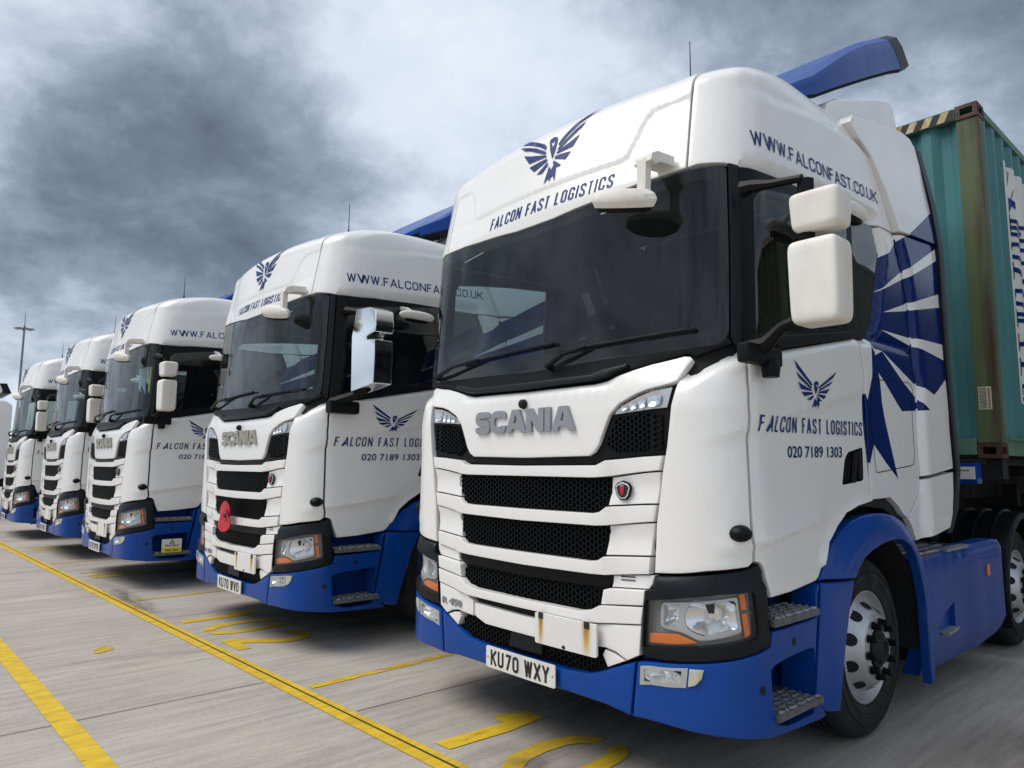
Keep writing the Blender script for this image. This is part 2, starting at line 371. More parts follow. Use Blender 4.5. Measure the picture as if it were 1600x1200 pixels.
def area(P): return sum(P[i][0]*P[(i+1) % len(P)][1]-P[(i+1) % len(P)][0]*P[i][1] for i in range(len(P)))/2
def ccw(P): return list(P) if area(P) > 0 else list(P)[::-1]
def resample(P, step):
    o = []
    for i, p in enumerate(P):
        q = P[(i+1) % len(P)]; d = math.dist(p, q); k = max(1, int(math.ceil(d/step)))
        o += [(p[0]+(q[0]-p[0])*j/k, p[1]+(q[1]-p[1])*j/k) for j in range(k)]
    return o
def inset(P, d):
    n = len(P); o = []
    for i in range(n):
        a, b, c = P[i-1], P[i], P[(i+1) % n]
        e1 = (b[0]-a[0], b[1]-a[1]); e2 = (c[0]-b[0], c[1]-b[1]); l1 = math.hypot(*e1) or 1; l2 = math.hypot(*e2) or 1
        n1 = (-e1[1]/l1, e1[0]/l1); n2 = (-e2[1]/l2, e2[0]/l2); m = (n1[0]+n2[0], n1[1]+n2[1]); q = m[0]**2+m[1]**2
        k = 2/q if q > .35 else 2/.35
        o.append((b[0]+m[0]*k*d, b[1]+m[1]*k*d))
    return o
def inside(p, P):
    x, y = p; r = False; j = len(P)-1
    for i in range(len(P)):
        xi, yi = P[i]; xj, yj = P[j]
        if (yi > y) != (yj > y) and x < (xj-xi)*(y-yi)/(yj-yi)+xi: r = not r
        j = i
    return r
def rnd(P, r=.01, k=3):
    """round the corners of a polygon"""
    o = []; n = len(P)
    for i in range(n):
        a, b, c = [Vector(P[(i+j) % n]) for j in (-1, 0, 1)]
        d1 = (a-b).length; d2 = (c-b).length; rr = min(r, d1*.45, d2*.45)
        p = b+(a-b).normalized()*rr; q = b+(c-b).normalized()*rr
        for j in range(k+1):
            t = j/k; o.append(tuple((p*(1-t)**2)+(b*2*t*(1-t))+(q*t*t)))
    return o
def full(H): return list(H)+[(-u, v) for u, v in H[::-1] if u > 1e-6]
def patch(outline, m, surf=cab, off=0, th=.025, bev=.005, grid=.045, holes=(), paints=(), lines=(), disp=None, gap=.003, radius=0, holeth=None, holemat=None):
    """a sheet of bodywork: outline in surface coordinates, rounded edge, returned flange; paints = [(polygon, material)]"""
    P = ccw(outline)
    if radius: P = rnd(P, radius)
    P = resample(P, grid*1.1)
    R = [(inset(P, gap), off-bev), (inset(P, gap+bev*.3), off-bev*.3), (inset(P, gap+bev), off)]
    D = disp or (lambda u, v: 0)
    f = lambda p, o: surf(p[0], p[1], o+D(*p))
    mb = MB(); n = len(P); k0 = mb.mi(m)
    vs = [f(p, off-th) for p in R[0][0]]
    for ring, o in R: vs += [f(p, o) for p in ring]
    fs = []
    for k in range(3):
        for i in range(n):
            j = (i+1) % n; fs.append((k*n+i, k*n+j, (k+1)*n+j, (k+1)*n+i))
    o0 = len(mb.v); mb.v += [tuple(p) for p in vs]
    ringf = fs
    for fc in ringf:
        mid = [sum(R[2][0][i % n][c] for i in fc)/4 for c in (0, 1)]
        mm = m
        for pp, pm in paints:
            if inside(mid, pp): mm = pm
        mb.f.append(list(fc)); mb.m.append(mb.mi(mm))
    In = R[2][0]; pts = list(In); faces = [list(range(n))]; edges = []
    hs = []
    for h in holes:
        h = resample(ccw(h), grid); hs.append(h); s = len(pts); pts += h; faces.append(list(range(s, s+len(h))))
    nh = len(hs)
    for pp, pm in paints:
        pp = resample(ccw(pp), grid*1.5); s = len(pts); pts += pp; faces.append(list(range(s, s+len(pp))))
    for ln in lines:
        s = len(pts); rl = []
        for i in range(len(ln)-1):
            d = math.dist(ln[i], ln[i+1]); k = max(1, int(d/grid))
            rl += [(ln[i][0]+(ln[i+1][0]-ln[i][0])*j/k, ln[i][1]+(ln[i+1][1]-ln[i][1])*j/k) for j in range(k)]
        rl.append(ln[-1]); rl = [p for p in rl if inside(p, In)]
        s = len(pts); pts += rl; edges += [(s+i, s+i+1) for i in range(len(rl)-1)] if len(rl) > 1 else []
    xs = [p[0] for p in In]; ys = [p[1] for p in In]; In2 = inset(In, grid*.3)
    a = min(xs)+grid/2; row = 0
    while a < max(xs):
        b = min(ys)+grid/2+(grid/2 if row % 2 else 0)
        while b < max(ys):
            if inside((a, b), In2) and not any(inside((a, b), h) for h in hs): pts.append((a, b))
            b += grid
        a += grid; row += 1
    V, E, Fc, _, _, OF = delaunay_2d_cdt([Vector(p) for p in pts], edges, faces, 0, 1e-5, True)
    base = len(mb.v); mb.v += [tuple(f((v.x, v.y), off)) for v in V]
    for fc, of in zip(Fc, OF):
        if 0 not in of or any(1 <= q <= nh for q in of): continue
        mm = m
        for q in of:
            if q > nh: mm = paints[q-nh-1][1]
        tri = [base+i for i in fc]
        A, B_, C_ = [V[i] for i in fc]
        if (B_-A).cross(C_-A) < 0: tri.reverse()
        mb.f.append(tri); mb.m.append(mb.mi(mm))
    # weld the sheet to its rounded edge
    key = {}; remap = []; nv = []
    for v in mb.v:
        k_ = (round(v[0], 5), round(v[1], 5), round(v[2], 5))
        if k_ not in key: key[k_] = len(nv); nv.append(v)
        remap.append(key[k_])
    nf = []; nm = []
    for fc, mm in zip(mb.f, mb.m):
        q = []
        for i in fc:
            i = remap[i]
            if i not in q: q.append(i)
        if len(q) > 2: nf.append(q); nm.append(mm)
    mb.v, mb.f, mb.m = nv, nf, nm
    for h in hs:
        t_ = holeth or th; n2 = len(h)
        vs = [f(p, off) for p in h]+[f(p, off-t_) for p in h]
        mb.add(vs, [(i, n2+i, n2+(i+1) % n2, (i+1) % n2) for i in range(n2)], holemat or m)
    return mb
def pobj(name, parent, outline, m, **k):
    props = {q: k.pop(q) for q in ('label', 'kind') if q in k}
    return patch(outline, m, **k).build(name, parent, smooth=38, fix=False, **props)
def pobj2(name, parent, outline, m, parent2=None, **k):
    mb = patch(outline, m, **k)
    return mb.build(name, parent, smooth=38, fix=False), mirror_mb(mb).build(name, parent2 or parent, smooth=38, fix=False)

# ------------------------------------------------------------------ lettering
GL = {  # condensed capitals: strokes in a unit box; (width, [polyline, ...]); 'c' = closed
 '.': (0, [[(.5, .02), (.5, .06)]]), 'F': (.8, [[(0, 0), (0, 1), (1, 1)], [(0, .52), (.82, .52)]]), 'A': (1, [[(0, 0), (.5, 1)], [(.5, 1), (1, 0)], [(.18, .28), (.82, .28)]]),
 'L': (.78, [[(0, 1), (0, 0), (1, 0)]]), 'C': (.95, [[(1, .68), (1, 1), (0, 1), (0, 0), (1, 0), (1, .32)]]), 'O': (.95, ['c', (0, 0), (1, 0), (1, 1), (0, 1)]),
 'N': (1, [[(0, 0), (0, 1)], [(0, 1), (1, 0)], [(1, 0), (1, 1)]]), 'S': (.92, [[(1, .74), (1, 1), (0, 1), (0, .62), (1, .38), (1, 0), (0, 0), (0, .26)]]),
 'T': (.85, [[(0, 1), (1, 1)], [(.5, 1), (.5, 0)]]), 'G': (.95, [[(1, .70), (1, 1), (0, 1), (0, 0), (1, 0), (1, .46), (.55, .46)]]), 'I': (.0, [[(.5, 0), (.5, 1)]]),
 'K': (1, [[(0, 0), (0, 1)], [(1, 1), (0, .42)], [(.3, .6), (1, 0)]]), 'U': (1, [[(0, 1), (0, 0), (1, 0), (1, 1)]]), '7': (1, [[(0, 1), (1, 1), (.35, 0)]]),
 'o': (1, [[(.36, 1), (0, .93), (0, .07), (.36, 0)], [(.64, 1), (1, .93), (1, .07), (.64, 0)]]), '0': (1, ['c', (0, 0), (1, 0), (1, 1), (0, 1)]), 'W': (1.25, [[(0, 1), (.25, 0)], [(.25, 0), (.5, .96)], [(.5, .96), (.75, 0)], [(.75, 0), (1, 1)]]),
 'X': (1, [[(0, 0), (1, 1)], [(0, 1), (1, 0)]]), 'Y': (1, [[(0, 1), (.5, .48)], [(1, 1), (.5, .48)], [(.5, .48), (.5, 0)]]), 'V': (1, [[(0, 1), (.5, 0)], [(.5, 0), (1, 1)]]),
 'R': (1, [[(0, 0), (0, 1), (1, 1), (1, .5), (0, .5)], [(.45, .5), (1, 0)]]), 'E': (.85, [[(1, 1), (0, 1), (0, 0), (1, 0)], [(0, .5), (.85, .5)]]), 'P': (1, [[(0, 0), (0, 1), (1, 1), (1, .48), (0, .48)]]),
 '1': (.3, [[(.0, .8), (.6, 1), (.6, 0)]]), '2': (1, [[(0, .72), (0, 1), (1, 1), (1, .58), (0, .12), (0, 0), (1, 0)]]), '4': (1, [[(.8, 0), (.8, 1), (0, .28), (1, .28)]]), '5': (1, [[(1, 1), (0, 1), (0, .55), (1, .55), (1, 0), (0, 0), (0, .2)]]),
}
def roundline(P, r, closed=False, k=4):
    n = len(P); o = []
    for i in range(n):
        if not closed and i in (0, n-1): o.append(P[i]); continue
        a, b, c = [Vector(P[(i+j) % n]) for j in (-1, 0, 1)]
        rr = min(r, (a-b).length*.48, (c-b).length*.48); p = b+(a-b).normalized()*rr; q = b+(c-b).normalized()*rr
        for j in range(k+1):
            t = j/k; o.append(tuple((p*(1-t)**2)+(b*2*t*(1-t))+(q*t*t)))
    return o
def ribbon(P, w, closed=False):
    n = len(P); A = []; B = []
    for i in range(n):
        a = P[(i-1) % n] if closed or i else P[i]; c = P[(i+1) % n] if closed or i < n-1 else P[i]; b = P[i]
        d1 = Vector((b[0]-a[0], b[1]-a[1])); d2 = Vector((c[0]-b[0], c[1]-b[1]))
        d1 = d1.normalized() if d1.length > 1e-9 else d2.normalized(); d2 = d2.normalized() if d2.length > 1e-9 else d1
        n1 = Vector((-d1.y, d1.x)); n2 = Vector((-d2.y, d2.x)); m = n1+n2; q = max(m.length_squared, .6); m = m*(2/q)*w/2
        A.append((b[0]+m.x, b[1]+m.y)); B.append((b[0]-m.x, b[1]-m.y))
    m = n if closed else n-1
    return A+B, [(i, (i+1) % n, n+(i+1) % n, n+i) for i in range(m)]
def letters(text, h, w, t, sp, space=None, rad=.5):
    """list of (verts2d, faces) strokes, and total width. w = glyph box width, t = stroke width"""
    out = []; x = 0
    for ch in text:
        if ch == ' ': x += space or w*.6; continue
        gw, st = GL[ch]; bw = w*gw if gw else t
        if isinstance(st[0], str): st = [('c', st[1:])]
        iw, ih = max(bw-t, 0), h-t
        for q in st:
            closed = isinstance(q, tuple) and q[0] == 'c'; P = q[1] if closed else q
            P = [(x+t/2+(a*iw if gw else 0), t/2+b*ih) for a, b in P]
            if ch in 'COSGU0DRPJ2o' : P = roundline(P, w*rad, closed)
            if not closed and ch not in 'COSGo':
                P = list(P)
                for e0, e1 in ((0, 1), (-1, -2)):     # run straight ends out to the box edge
                    d = Vector((P[e0][0]-P[e1][0], P[e0][1]-P[e1][1])).normalized()
                    if abs(d.y) > .5: P[e0] = (P[e0][0]+d.x*t/2, P[e0][1]+d.y*t/2)
            out.append(ribbon(P, t, closed))
        x += bw+sp
    return out, x-sp
def subdiv(strokes, step):
    out = []
    for vs, fs in strokes:
        n = len(vs)//2; closed = len(fs) == n; A, B = vs[:n], vs[n:]; a2, b2 = [], []
        for i in range(n if closed else n-1):
            j = (i+1) % n; k = max(1, int(math.ceil(max(math.dist(A[i], A[j]), math.dist(B[i], B[j]))/step)))
            for q in range(k):
                t = q/k; a2.append((A[i][0]*(1-t)+A[j][0]*t, A[i][1]*(1-t)+A[j][1]*t)); b2.append((B[i][0]*(1-t)+B[j][0]*t, B[i][1]*(1-t)+B[j][1]*t))
        if not closed: a2.append(A[-1]); b2.append(B[-1])
        m = len(a2); out.append((a2+b2, [(i, (i+1) % m, m+(i+1) % m, m+i) for i in range(m if closed else m-1)]))
    return out
def put_letters(mb, strokes, fn, m, off=.0015, lift=.00012):
    for k, (vs, fs) in enumerate(strokes):
        mb.add([fn(x, y, off+lift*(k % 12)) for x, y in vs], fs, m)
def put_solid(mb, strokes, fn, m, off, depth):
    for k, (vs, fs) in enumerate(strokes):
        n = len(vs)//2; o = off+.0003*k; loop = list(range(n))+list(range(2*n-1, n-1, -1))
        mb.add([fn(x, y, o) for x, y in vs]+[fn(x, y, o-depth) for x, y in vs], list(fs)+[(loop[i], loop[(i+1) % (2*n)], loop[(i+1) % (2*n)]+2*n, loop[i]+2*n) for i in range(2*n)], m)
def solid_poly(mb, outer, hole, fn, m, off, depth):
    P = ccw(outer); H = ccw(hole) if hole else []; n = len(P)
    V, E, Fc, _a, _b, OF = delaunay_2d_cdt([Vector(p) for p in P+H], [], [list(range(n))]+([list(range(n, n+len(H)))] if H else []), 0, 1e-6)
    mb.add([fn(v.x, v.y, off) for v in V], [f for f, of in zip(Fc, OF) if 0 in of and 1 not in of], m)
    for Q in (P, H):
        k = len(Q)
        if k: mb.add([fn(a, b, off) for a, b in Q]+[fn(a, b, off-depth) for a, b in Q], [(i, (i+1) % k, k+(i+1) % k, k+i) for i in range(k)], m)
def font_mesh(text, bold=0, ext=0):
    c = bpy.data.curves.new('t', 'FONT'); c.body = text; c.size = 1; c.offset = bold; c.extrude = ext; c.resolution_u = 3; c.fill_mode = 'FRONT' if ext == 0 else 'BOTH'
    o = bpy.data.objects.new('t', c); COL.objects.link(o); bpy.context.view_layer.update()
    me = o.evaluated_get(bpy.context.evaluated_depsgraph_get()).to_mesh()
    bm = bmesh.new(); bm.from_mesh(me); bmesh.ops.triangulate(bm, faces=bm.faces[:])
    vs = [v.co.copy() for v in bm.verts]; fs = [[v.index for v in f.verts] for f in bm.faces]; bm.free()
    o.evaluated_get(bpy.context.evaluated_depsgraph_get()).to_mesh_clear(); bpy.data.objects.remove(o); bpy.data.curves.remove(c)
    x0, x1 = min(v.x for v in vs), max(v.x for v in vs); y0, y1 = min(v.y for v in vs), max(v.y for v in vs)
    return [((v.x-x0)/(x1-x0), (v.y-y0)/(y1-y0), v.z) for v in vs], fs
def put_font(mb, text, quad, surf, m, bold=0, off=.002, ext=0, depth=0):
    """quad: bottom-left, bottom-right, top-right, top-left in surface coordinates"""
    vs, fs = font_mesh(text, bold, ext)
    bl, br, tr, tl = quad; o = []
    for a, b, c in vs:
        u = (bl[0]*(1-a)+br[0]*a)*(1-b)+(tl[0]*(1-a)+tr[0]*a)*b; v = (bl[1]*(1-a)+br[1]*a)*(1-b)+(tl[1]*(1-a)+tr[1]*a)*b
        o.append(surf(u, v, off+(c/ext*depth if ext else 0)))
    mb.add(o, fs, m)
# falcon emblem, polygons in a unit box (x -1..1, y 0..1), wings swept upward
FAL_L = [[(615, 180), (662, 290), (845, 480), (862, 500), (868, 475), (850, 445)], [(658, 335), (700, 412), (850, 530), (868, 535), (866, 515), (735, 400)],
         [(695, 465), (740, 555), (875, 562), (872, 548), (760, 500)], [(745, 590), (785, 645), (885, 600), (880, 578), (820, 582)], [(810, 682), (855, 688), (893, 640), (890, 612)]]
def falcon(mb, fn, m, off=.0016):
    cx, y0, y1 = 915, 795, 180
    T = lambda p: ((p[0]-cx)/300, (y0-p[1])/(y0-y1))
    polys = []
    for P in FAL_L:
        q = [T(p) for p in P]; polys.append(q); polys.append([(-a*.82, b*.90+.02) for a, b in q][::-1])
    tail = [(880, 790), (900, 690), (905, 650), (925, 690), (945, 650), (962, 690), (968, 797), (950, 745), (932, 750), (925, 785), (912, 750)]
    polys.append([T(p) for p in tail])
    polys.append([T(p) for p in [(922, 600), (898, 520), (888, 450), (895, 422), (915, 414), (935, 422), (943, 450), (938, 520)]])
    for P in polys:
        P = resample(ccw(P), .06); xs = [p[0] for p in P]; ys = [p[1] for p in P]
        ex = [(min(xs)+.07*i, min(ys)+.07*j) for i in range(1, 16) for j in range(1, 16)]; ex = [q for q in ex if inside(q, P)]
        V, E, Fc, _a, _b, OF = delaunay_2d_cdt([Vector(p) for p in P+ex], [], [list(range(len(P)))], 0, 1e-6)
        mb.add([fn(v.x, v.y, off) for v in V], [f for f, of in zip(Fc, OF) if 0 in of], m)
    mb2 = [T(p) for p in [(905, 462), (916, 480), (928, 460), (918, 505)]]
    V, E, Fc, *_ = delaunay_2d_cdt([Vector(p) for p in ccw(mb2)], [], [[0, 1, 2, 3]], 1, 1e-6)
    mb.add([fn(v.x, v.y, off+.001) for v in V], Fc, WHITE)

# ------------------------------------------------------------------ ground
def sheet(name, P, m, z, **k):
    mb = MB(); V, E_, F_, *_ = delaunay_2d_cdt([Vector(p) for p in ccw(P)], [], [list(range(len(P)))], 1, 1e-6)
    mb.add([(v.x, v.y, z) for v in V], F_, m)
    return mb.build(name, smooth=0, fix=False, **k)
g = MB(); G = 400
g.add([(-G, -G, 0), (G, -G, 0), (G, G, 0), (-G, G, 0)], [(0, 1, 2, 3)], CONC)
ground = g.build('concrete_ground', smooth=0, fix=False, kind='structure')
def GP(p): return (2.754+(p[0]-2.754)*1.03623, -2.566+(p[1]+2.566)*1.03623)
def gline(a, b, w, z, m, mb):
    a, b = Vector(a), Vector(b); d = (b-a).normalized(); n = Vector((-d.y, d.x))*w/2
    k = max(1, int((b-a).length/1.5)); o = []
    for i in range(k+1):
        p = a+(b-a)*i/k; o += [(p.x+n.x, p.y+n.y, z), (p.x-n.x, p.y-n.y, z)]
    mb.add(o, [(2*i, 2*i+1, 2*i+3, 2*i+2) for i in range(k)], m)
def yline(x): return -.43-.0368*(-.05-x)       # y of the long bay line at x
mb = MB(); gline((6, yline(6)), (-40, yline(-40)), .125, .004, YLINE, mb); mb.build('yellow_bay_line', kind='structure', smooth=0, fix=False)
mb = MB(); gline((6, -1.444), (-30, -2.585), .115, .004, YLINE, mb); mb.build('yellow_lane_line', kind='structure', smooth=0, fix=False)
mb = MB()
for x in (-1.63, -5.45, -9.1, -12.8): 
    gline((x+.02, yline(x)+.10), (x-.06, 1.6), .075, .004, YFADE, mb)
    gline((x-.06, 1.6), (x-.25, 6.5), .075, .004, YFADE, mb)
mb.build('faded_bay_divider_lines', kind='structure', smooth=0, fix=False)
JOINT = mat('joint_tar', (.03, .028, .026), .8); JOINT2 = mat('joint_sealant', (.13, .12, .11), .8)
mb = MB()
gline((6, yline(6)+.012), (-40, yline(-40)+.012), .011, .0075, JOINT, mb)
for x in (3.2, -1.9, -6.5, -11.2): gline((x, yline(x)-.07), (x-.03, -14), .008, .0035, JOINT2, mb)
for x in (-1.02, -4.35, -8.1, -11.7): gline((x, yline(x)+.08), (x+.1, 14), .008, .0035, JOINT2, mb)
mb.build('concrete_joints', kind='structure', smooth=0, fix=False)
def ground_num(text, x, y, w, h, sp, m, name, lean=0):
    mb = MB(); st, tot = letters(text, h, w, .115, sp, rad=.35)
    # the figures are read from the lane: up is +y
    put_letters(mb, st, lambda a, b, o: (x+a, y+b+lean*a, .004+o), m, off=0, lift=.0001)
    return mb.build(name, kind='structure', smooth=0, fix=False)
ONE = [(-.236, -.395), (-.120, -.388), (-.105, .0), (-.135, .262), (-.257, .262), (-.335, .090), (-.275, .040), (-.215, .045)]
Z1 = [(.290, -.36), (.196, -.335), (.128, -.225), (.105, -.05), (.115, .089), (.150, .180), (.205, .245), (.282, .285), (.300, .205), (.245, .150), (.215, .080), (.205, -.05), (.225, -.181), (.262, -.25), (.300, -.275)]
Z2 = [(.385, .290), (.440, .275), (.490, .225), (.520, .12), (.530, -.05), (.515, -.22), (.46, -.32), (.38, -.36), (.375, -.275), (.41, -.23), (.432, -.10), (.430, .05), (.412, .150), (.372, .200)]
TWO = [(.70, -.37), (1.06, -.37), (1.06, -.27), (.86, -.27), (1.04, -.02), (1.07, .10), (1.02, .22), (.90, .28), (.78, .25), (.70, .17), (.77, .11), (.85, .18), (.92, .18), (.96, .10), (.93, .02), (.70, -.28)]
for nm, dx, dy, PP in (('first', 0, 0, (ONE, Z1, Z2)), ('second', -3.66, -.11, (ONE, Z1, Z2, TWO))):
    mb = MB()
    for P in PP:
        P = [GP((a+dx, b+dy)) for a, b in P]; V, E_, F_, *_ = delaunay_2d_cdt([Vector(p) for p in ccw(P)], [], [list(range(len(P)))], 1, 1e-6)
        mb.add([(v.x, v.y, .004) for v in V], F_, YLINE)
    mb.build('bay_number', smooth=0, fix=False, kind='structure')
ground_num('1o', -7.9, -.52, .36, .70, .16, YFADE, 'bay_number_third')
ground_num('1o', -11.5, -.62, .36, .70, .16, YFADE, 'bay_number_fourth')
mb = MB(); random.seed(3)
for cx, cy, r in ((-3.49, -1.165, .07), (-3.43, -1.21, .045), (-3.56, -1.13, .03)):
    P = [(cx+r*cos(t)*(1+.3*random.random()), cy+.8*r*sin(t)*(1+.35*random.random())) for t in [2*pi*i/18 for i in range(18)]]
    mb.add([(a, b, .004+.0005*r*10) for a, b in P], [tuple(range(18))], YFADE)
mb.build('paint_splash', kind='structure', smooth=0, fix=False)
# patched strip of darker concrete beside the bay line, oil stains below the cabs
DCON = None
def stain_mat():
    m = bpy.data.materials.new('oil_stain'); m.use_nodes = True; t = m.node_tree; b = t.nodes['Principled BSDF']; o = t.nodes['Material Output']
    b.inputs['Base Color'].default_value = (.07, .065, .06, 1); b.inputs['Roughness'].default_value = .75
    co = t.nodes.new('ShaderNodeTexCoord'); n = t.nodes.new('ShaderNodeTexNoise'); n.inputs['Scale'].default_value = 3; n.inputs['Detail'].default_value = 9; n.inputs['Roughness'].default_value = .7
    mp = t.nodes.new('ShaderNodeMapping'); mp.inputs['Scale'].default_value = (1, .4, 1); t.links.new(co.outputs['Object'], mp.inputs[0]); t.links.new(mp.outputs[0], n.inputs['Vector'])
    g_ = t.nodes.new('ShaderNodeVectorMath'); g_.operation = 'LENGTH'; t.links.new(co.outputs['Object'], g_.inputs[0])
    def mn(op, a, bb):
        q = t.nodes.new('ShaderNodeMath'); q.operation = op
        for i, v in enumerate((a, bb)):
            if isinstance(v, (int, float)): q.inputs[i].default_value = v
            else: t.links.new(v, q.inputs[i])
        return q.outputs[0]
    f = mn('MULTIPLY', mn('MAXIMUM', mn('SUBTRACT', 1.0, g_.outputs['Value']), 0.0), mn('MULTIPLY', mn('MAXIMUM', mn('SUBTRACT', n.outputs['Fac'], .38), 0.0), 3.2))
    f = mn('MINIMUM', f, .6)
    tr = t.nodes.new('ShaderNodeBsdfTransparent'); mxs = t.nodes.new('ShaderNodeMixShader'); t.links.new(f, mxs.inputs[0]); t.links.new(tr.outputs[0], mxs.inputs[1]); t.links.new(b.outputs[0], mxs.inputs[2]); t.links.new(mxs.outputs[0], o.inputs[0]); return m
OIL = stain_mat()
ome = None
for i, (x, y, sx, sy) in enumerate(((-.2, 1.1, 1.3, 1.2), (-3.6, 1.0, 1.3, 1.3), (-7.3, .8, 1.3, 1.2), (2.2, 1.5, .9, 1.6), (-10.6, .8, 1.2, 1.2), (-5.6, -.5, 1.4, .15), (1.2, -.15, .8, .2), (.3, -.2, .5, .35))):
    if ome is None:
        q = MB(); q.add([(-1, -1, 0), (1, -1, 0), (1, 1, 0), (-1, 1, 0)], [(0, 1, 2, 3)], OIL); o = q.build('oil_stain', smooth=0, fix=False); ome = o.data
    else: o = bpy.data.objects.new('oil_stain', ome); COL.objects.link(o)
    o.location = (x, y, .009+.001*i); o.scale = (sx, sy, 1); o['kind'] = 'structure'

# ------------------------------------------------------------------ the lorry
def c1(u): return interp(u, [.9, 1.0, 1.128, 1.242, 1.399, 1.628, 1.874, 2.145, 2.36], [1.475, 1.493, 1.514, 1.548, 1.587, 1.635, 1.688, 1.747, 1.80])
def c2(u): return interp(u, [.95, 1.15, 1.254, 1.364, 1.538, 1.744, 1.897], [1.02, 1.03, 1.046, 1.066, 1.088, 1.113, 1.129])
def sst(x): x = max(0, min(1, x)); return x*x*(3-2*x)
def side_disp(u, v):
    u = abs(u); d = 0
    f = sst((u-.90)/.40)
    k = c1(u)-v
    if k > 0: d -= .011*f*sst(k/.055)*exp(-k/.18)
    else: d += .003*f*exp(k/.05)
    f2 = sst((u-.98)/.2)*sst((1.93-u)/.15); k = v-c2(u)
    if k > 0: d += .013*f2*exp(-k/.07)
    else: d += .013*f2*(1-sst(-k/.02))
    top = interp(u, [.87, .916, .973, 1.046, 1.173, 1.25, 1.5, 2.225, 2.4], [1.66, 1.712, 1.758, 1.791, 1.828, 1.835, 1.885, 2.035, 2.05])
    if v > top: d -= (v-top)*.62*sst((u-.86)/.08)
    if u > 1.8 and u < 2.42:          # lip rolled out round the wheel arch
        r = math.hypot(u-2.40, (v-.42)*.98); d += .02*sst(1-abs(r-.755)/.05)*sst((v-.8)/.1)
    return d
def vis_disp(u, v):
    a = abs(u)
    # boundary of the raised centre field: distance is measured to a polyline
    def seg(p, q): 
        dx, dy = q[0]-p[0], q[1]-p[1]; t = max(0, min(1, ((a-p[0])*dx+(v-p[1])*dy)/(dx*dx+dy*dy))); return math.hypot(a-p[0]-dx*t, v-p[1]-dy*t)
    PL = [(0, 2.906), (.569, 2.907), (.612, 2.935), (.677, 3.086), (.725, 3.147), (.9, 3.158)]
    dd = min(seg(PL[i], PL[i+1]) for i in range(5))
    ins = v > interp(a, [p[0] for p in PL], [p[1] for p in PL])
    d = .006*max(0, min(1, .5+(dd if ins else -dd)/.022))
    P2 = [(.573, 2.884), (.90, 2.942)]; d2 = seg(*P2)
    if a > .55: d -= .004*sst(1-d2/.018)*sst((a-.55)/.1)
    PL3 = [(.64, 3.08), (.668, 3.178), (.70, 3.30), (.72, 3.8)]
    if v > 3.06:
        e = a-interp(v, [p[1] for p in PL3], [p[0] for p in PL3]); d += .002*(1-sst(.5+e/.03))*sst((v-3.06)/.08)
    return d
def roof_disp(u, v):
    a = abs(u); d = 0
    lip = interp(a, [1.14, 1.18, 1.43, 1.8, 2.25, 2.57, 2.62], [2.76, 2.785, 2.808, 2.846, 2.868, 2.882, 2.87])
    if v < lip: d -= .03*sst((lip-v)/.035)*sst((a-1.12)/.06)*sst((2.64-a)/.06)
    sh = interp(a, [1.0, 1.162, 1.422, 1.779, 2.175, 2.4], [3.15, 3.156, 3.167, 3.252, 3.323, 3.33])
    d -= .011*sst(.5+(v-sh)/.024)*sst((a-1.10)/.12)*(1 if v < sh+.5 else 1)
    return d
FEATH = [  # livery feathers on the rear of the cab side, surface coordinates
 [(3.7, 2.945), (3.566, 2.862), (2.982, 2.59), (2.768, 2.479), (2.614, 2.397), (2.58, 2.40), (2.56, 2.58), (2.64, 2.597), (2.791, 2.669), (2.893, 2.761), (3.019, 2.832), (3.483, 3.104), (3.7, 3.20)],
 [(2.60, 2.39), (2.982, 2.535), (3.70, 2.83), (3.70, 2.575), (3.604, 2.547), (3.024, 2.385), (2.651, 2.274), (2.45, 2.10), (2.45, 2.3), (2.52, 2.39)],
 [(2.651, 2.274), (3.018, 2.337), (3.613, 2.449), (3.70, 2.46), (3.70, 2.19), (3.613, 2.184), (3.051, 2.168), (2.619, 2.163), (2.46, 2.05), (2.45, 2.10)],
 [(2.619, 2.162), (3.059, 2.118), (3.621, 2.073), (3.70, 2.06), (3.70, 2.03), (3.604, 1.969), (3.347, 1.833), (3.07, 1.888), (2.606, 2.038), (2.497, 2.04), (2.46, 2.05)],
 [(2.606, 2.037), (2.92, 1.875), (3.292, 1.731), (2.911, 1.705), (2.54, 1.905), (2.50, 2.0)],
 [(2.54, 1.905), (2.63, 1.70), (2.807, 1.308), (2.64, 1.40), (2.484, 1.498), (2.386, 1.341), (2.362, 1.55), (2.355, 1.798), (2.415, 1.74), (2.455, 1.9), (2.46, 2.05), (2.50, 2.02)]]
FPAINT = [(p, NAVY) for p in FEATH]
def hexgrid(outline, m, pitch, off, depth, rim=None, fade=.0):
    mb = MB(); P = ccw(outline); xs = [p[0] for p in P]; ys = [p[1] for p in P]; R_ = pitch/sqrt(3)
    x = min(xs); c = 0
    while x < max(xs):
        y = min(ys)+(pitch/2 if c % 2 else 0)
        while y < max(ys):
            if inside((x, y), inset(P, -.002)):
                vs = []
                for (rr, o) in ((R_*1.02, off), (R_*.80, off), (R_*.74, off-depth)):
                    for k in range(6):
                        a, b = x+rr*cos(pi/3*k), y+rr*sin(pi/3*k); vs.append(cab(a, b, o))
                fs = [(r*6+k, r*6+(k+1) % 6, (r+1)*6+(k+1) % 6, (r+1)*6+k) for r in (0, 1) for k in range(6)]
                mb.add(vs, fs, m)
            y += pitch
        x += R_*1.5; c += 1
    return mb
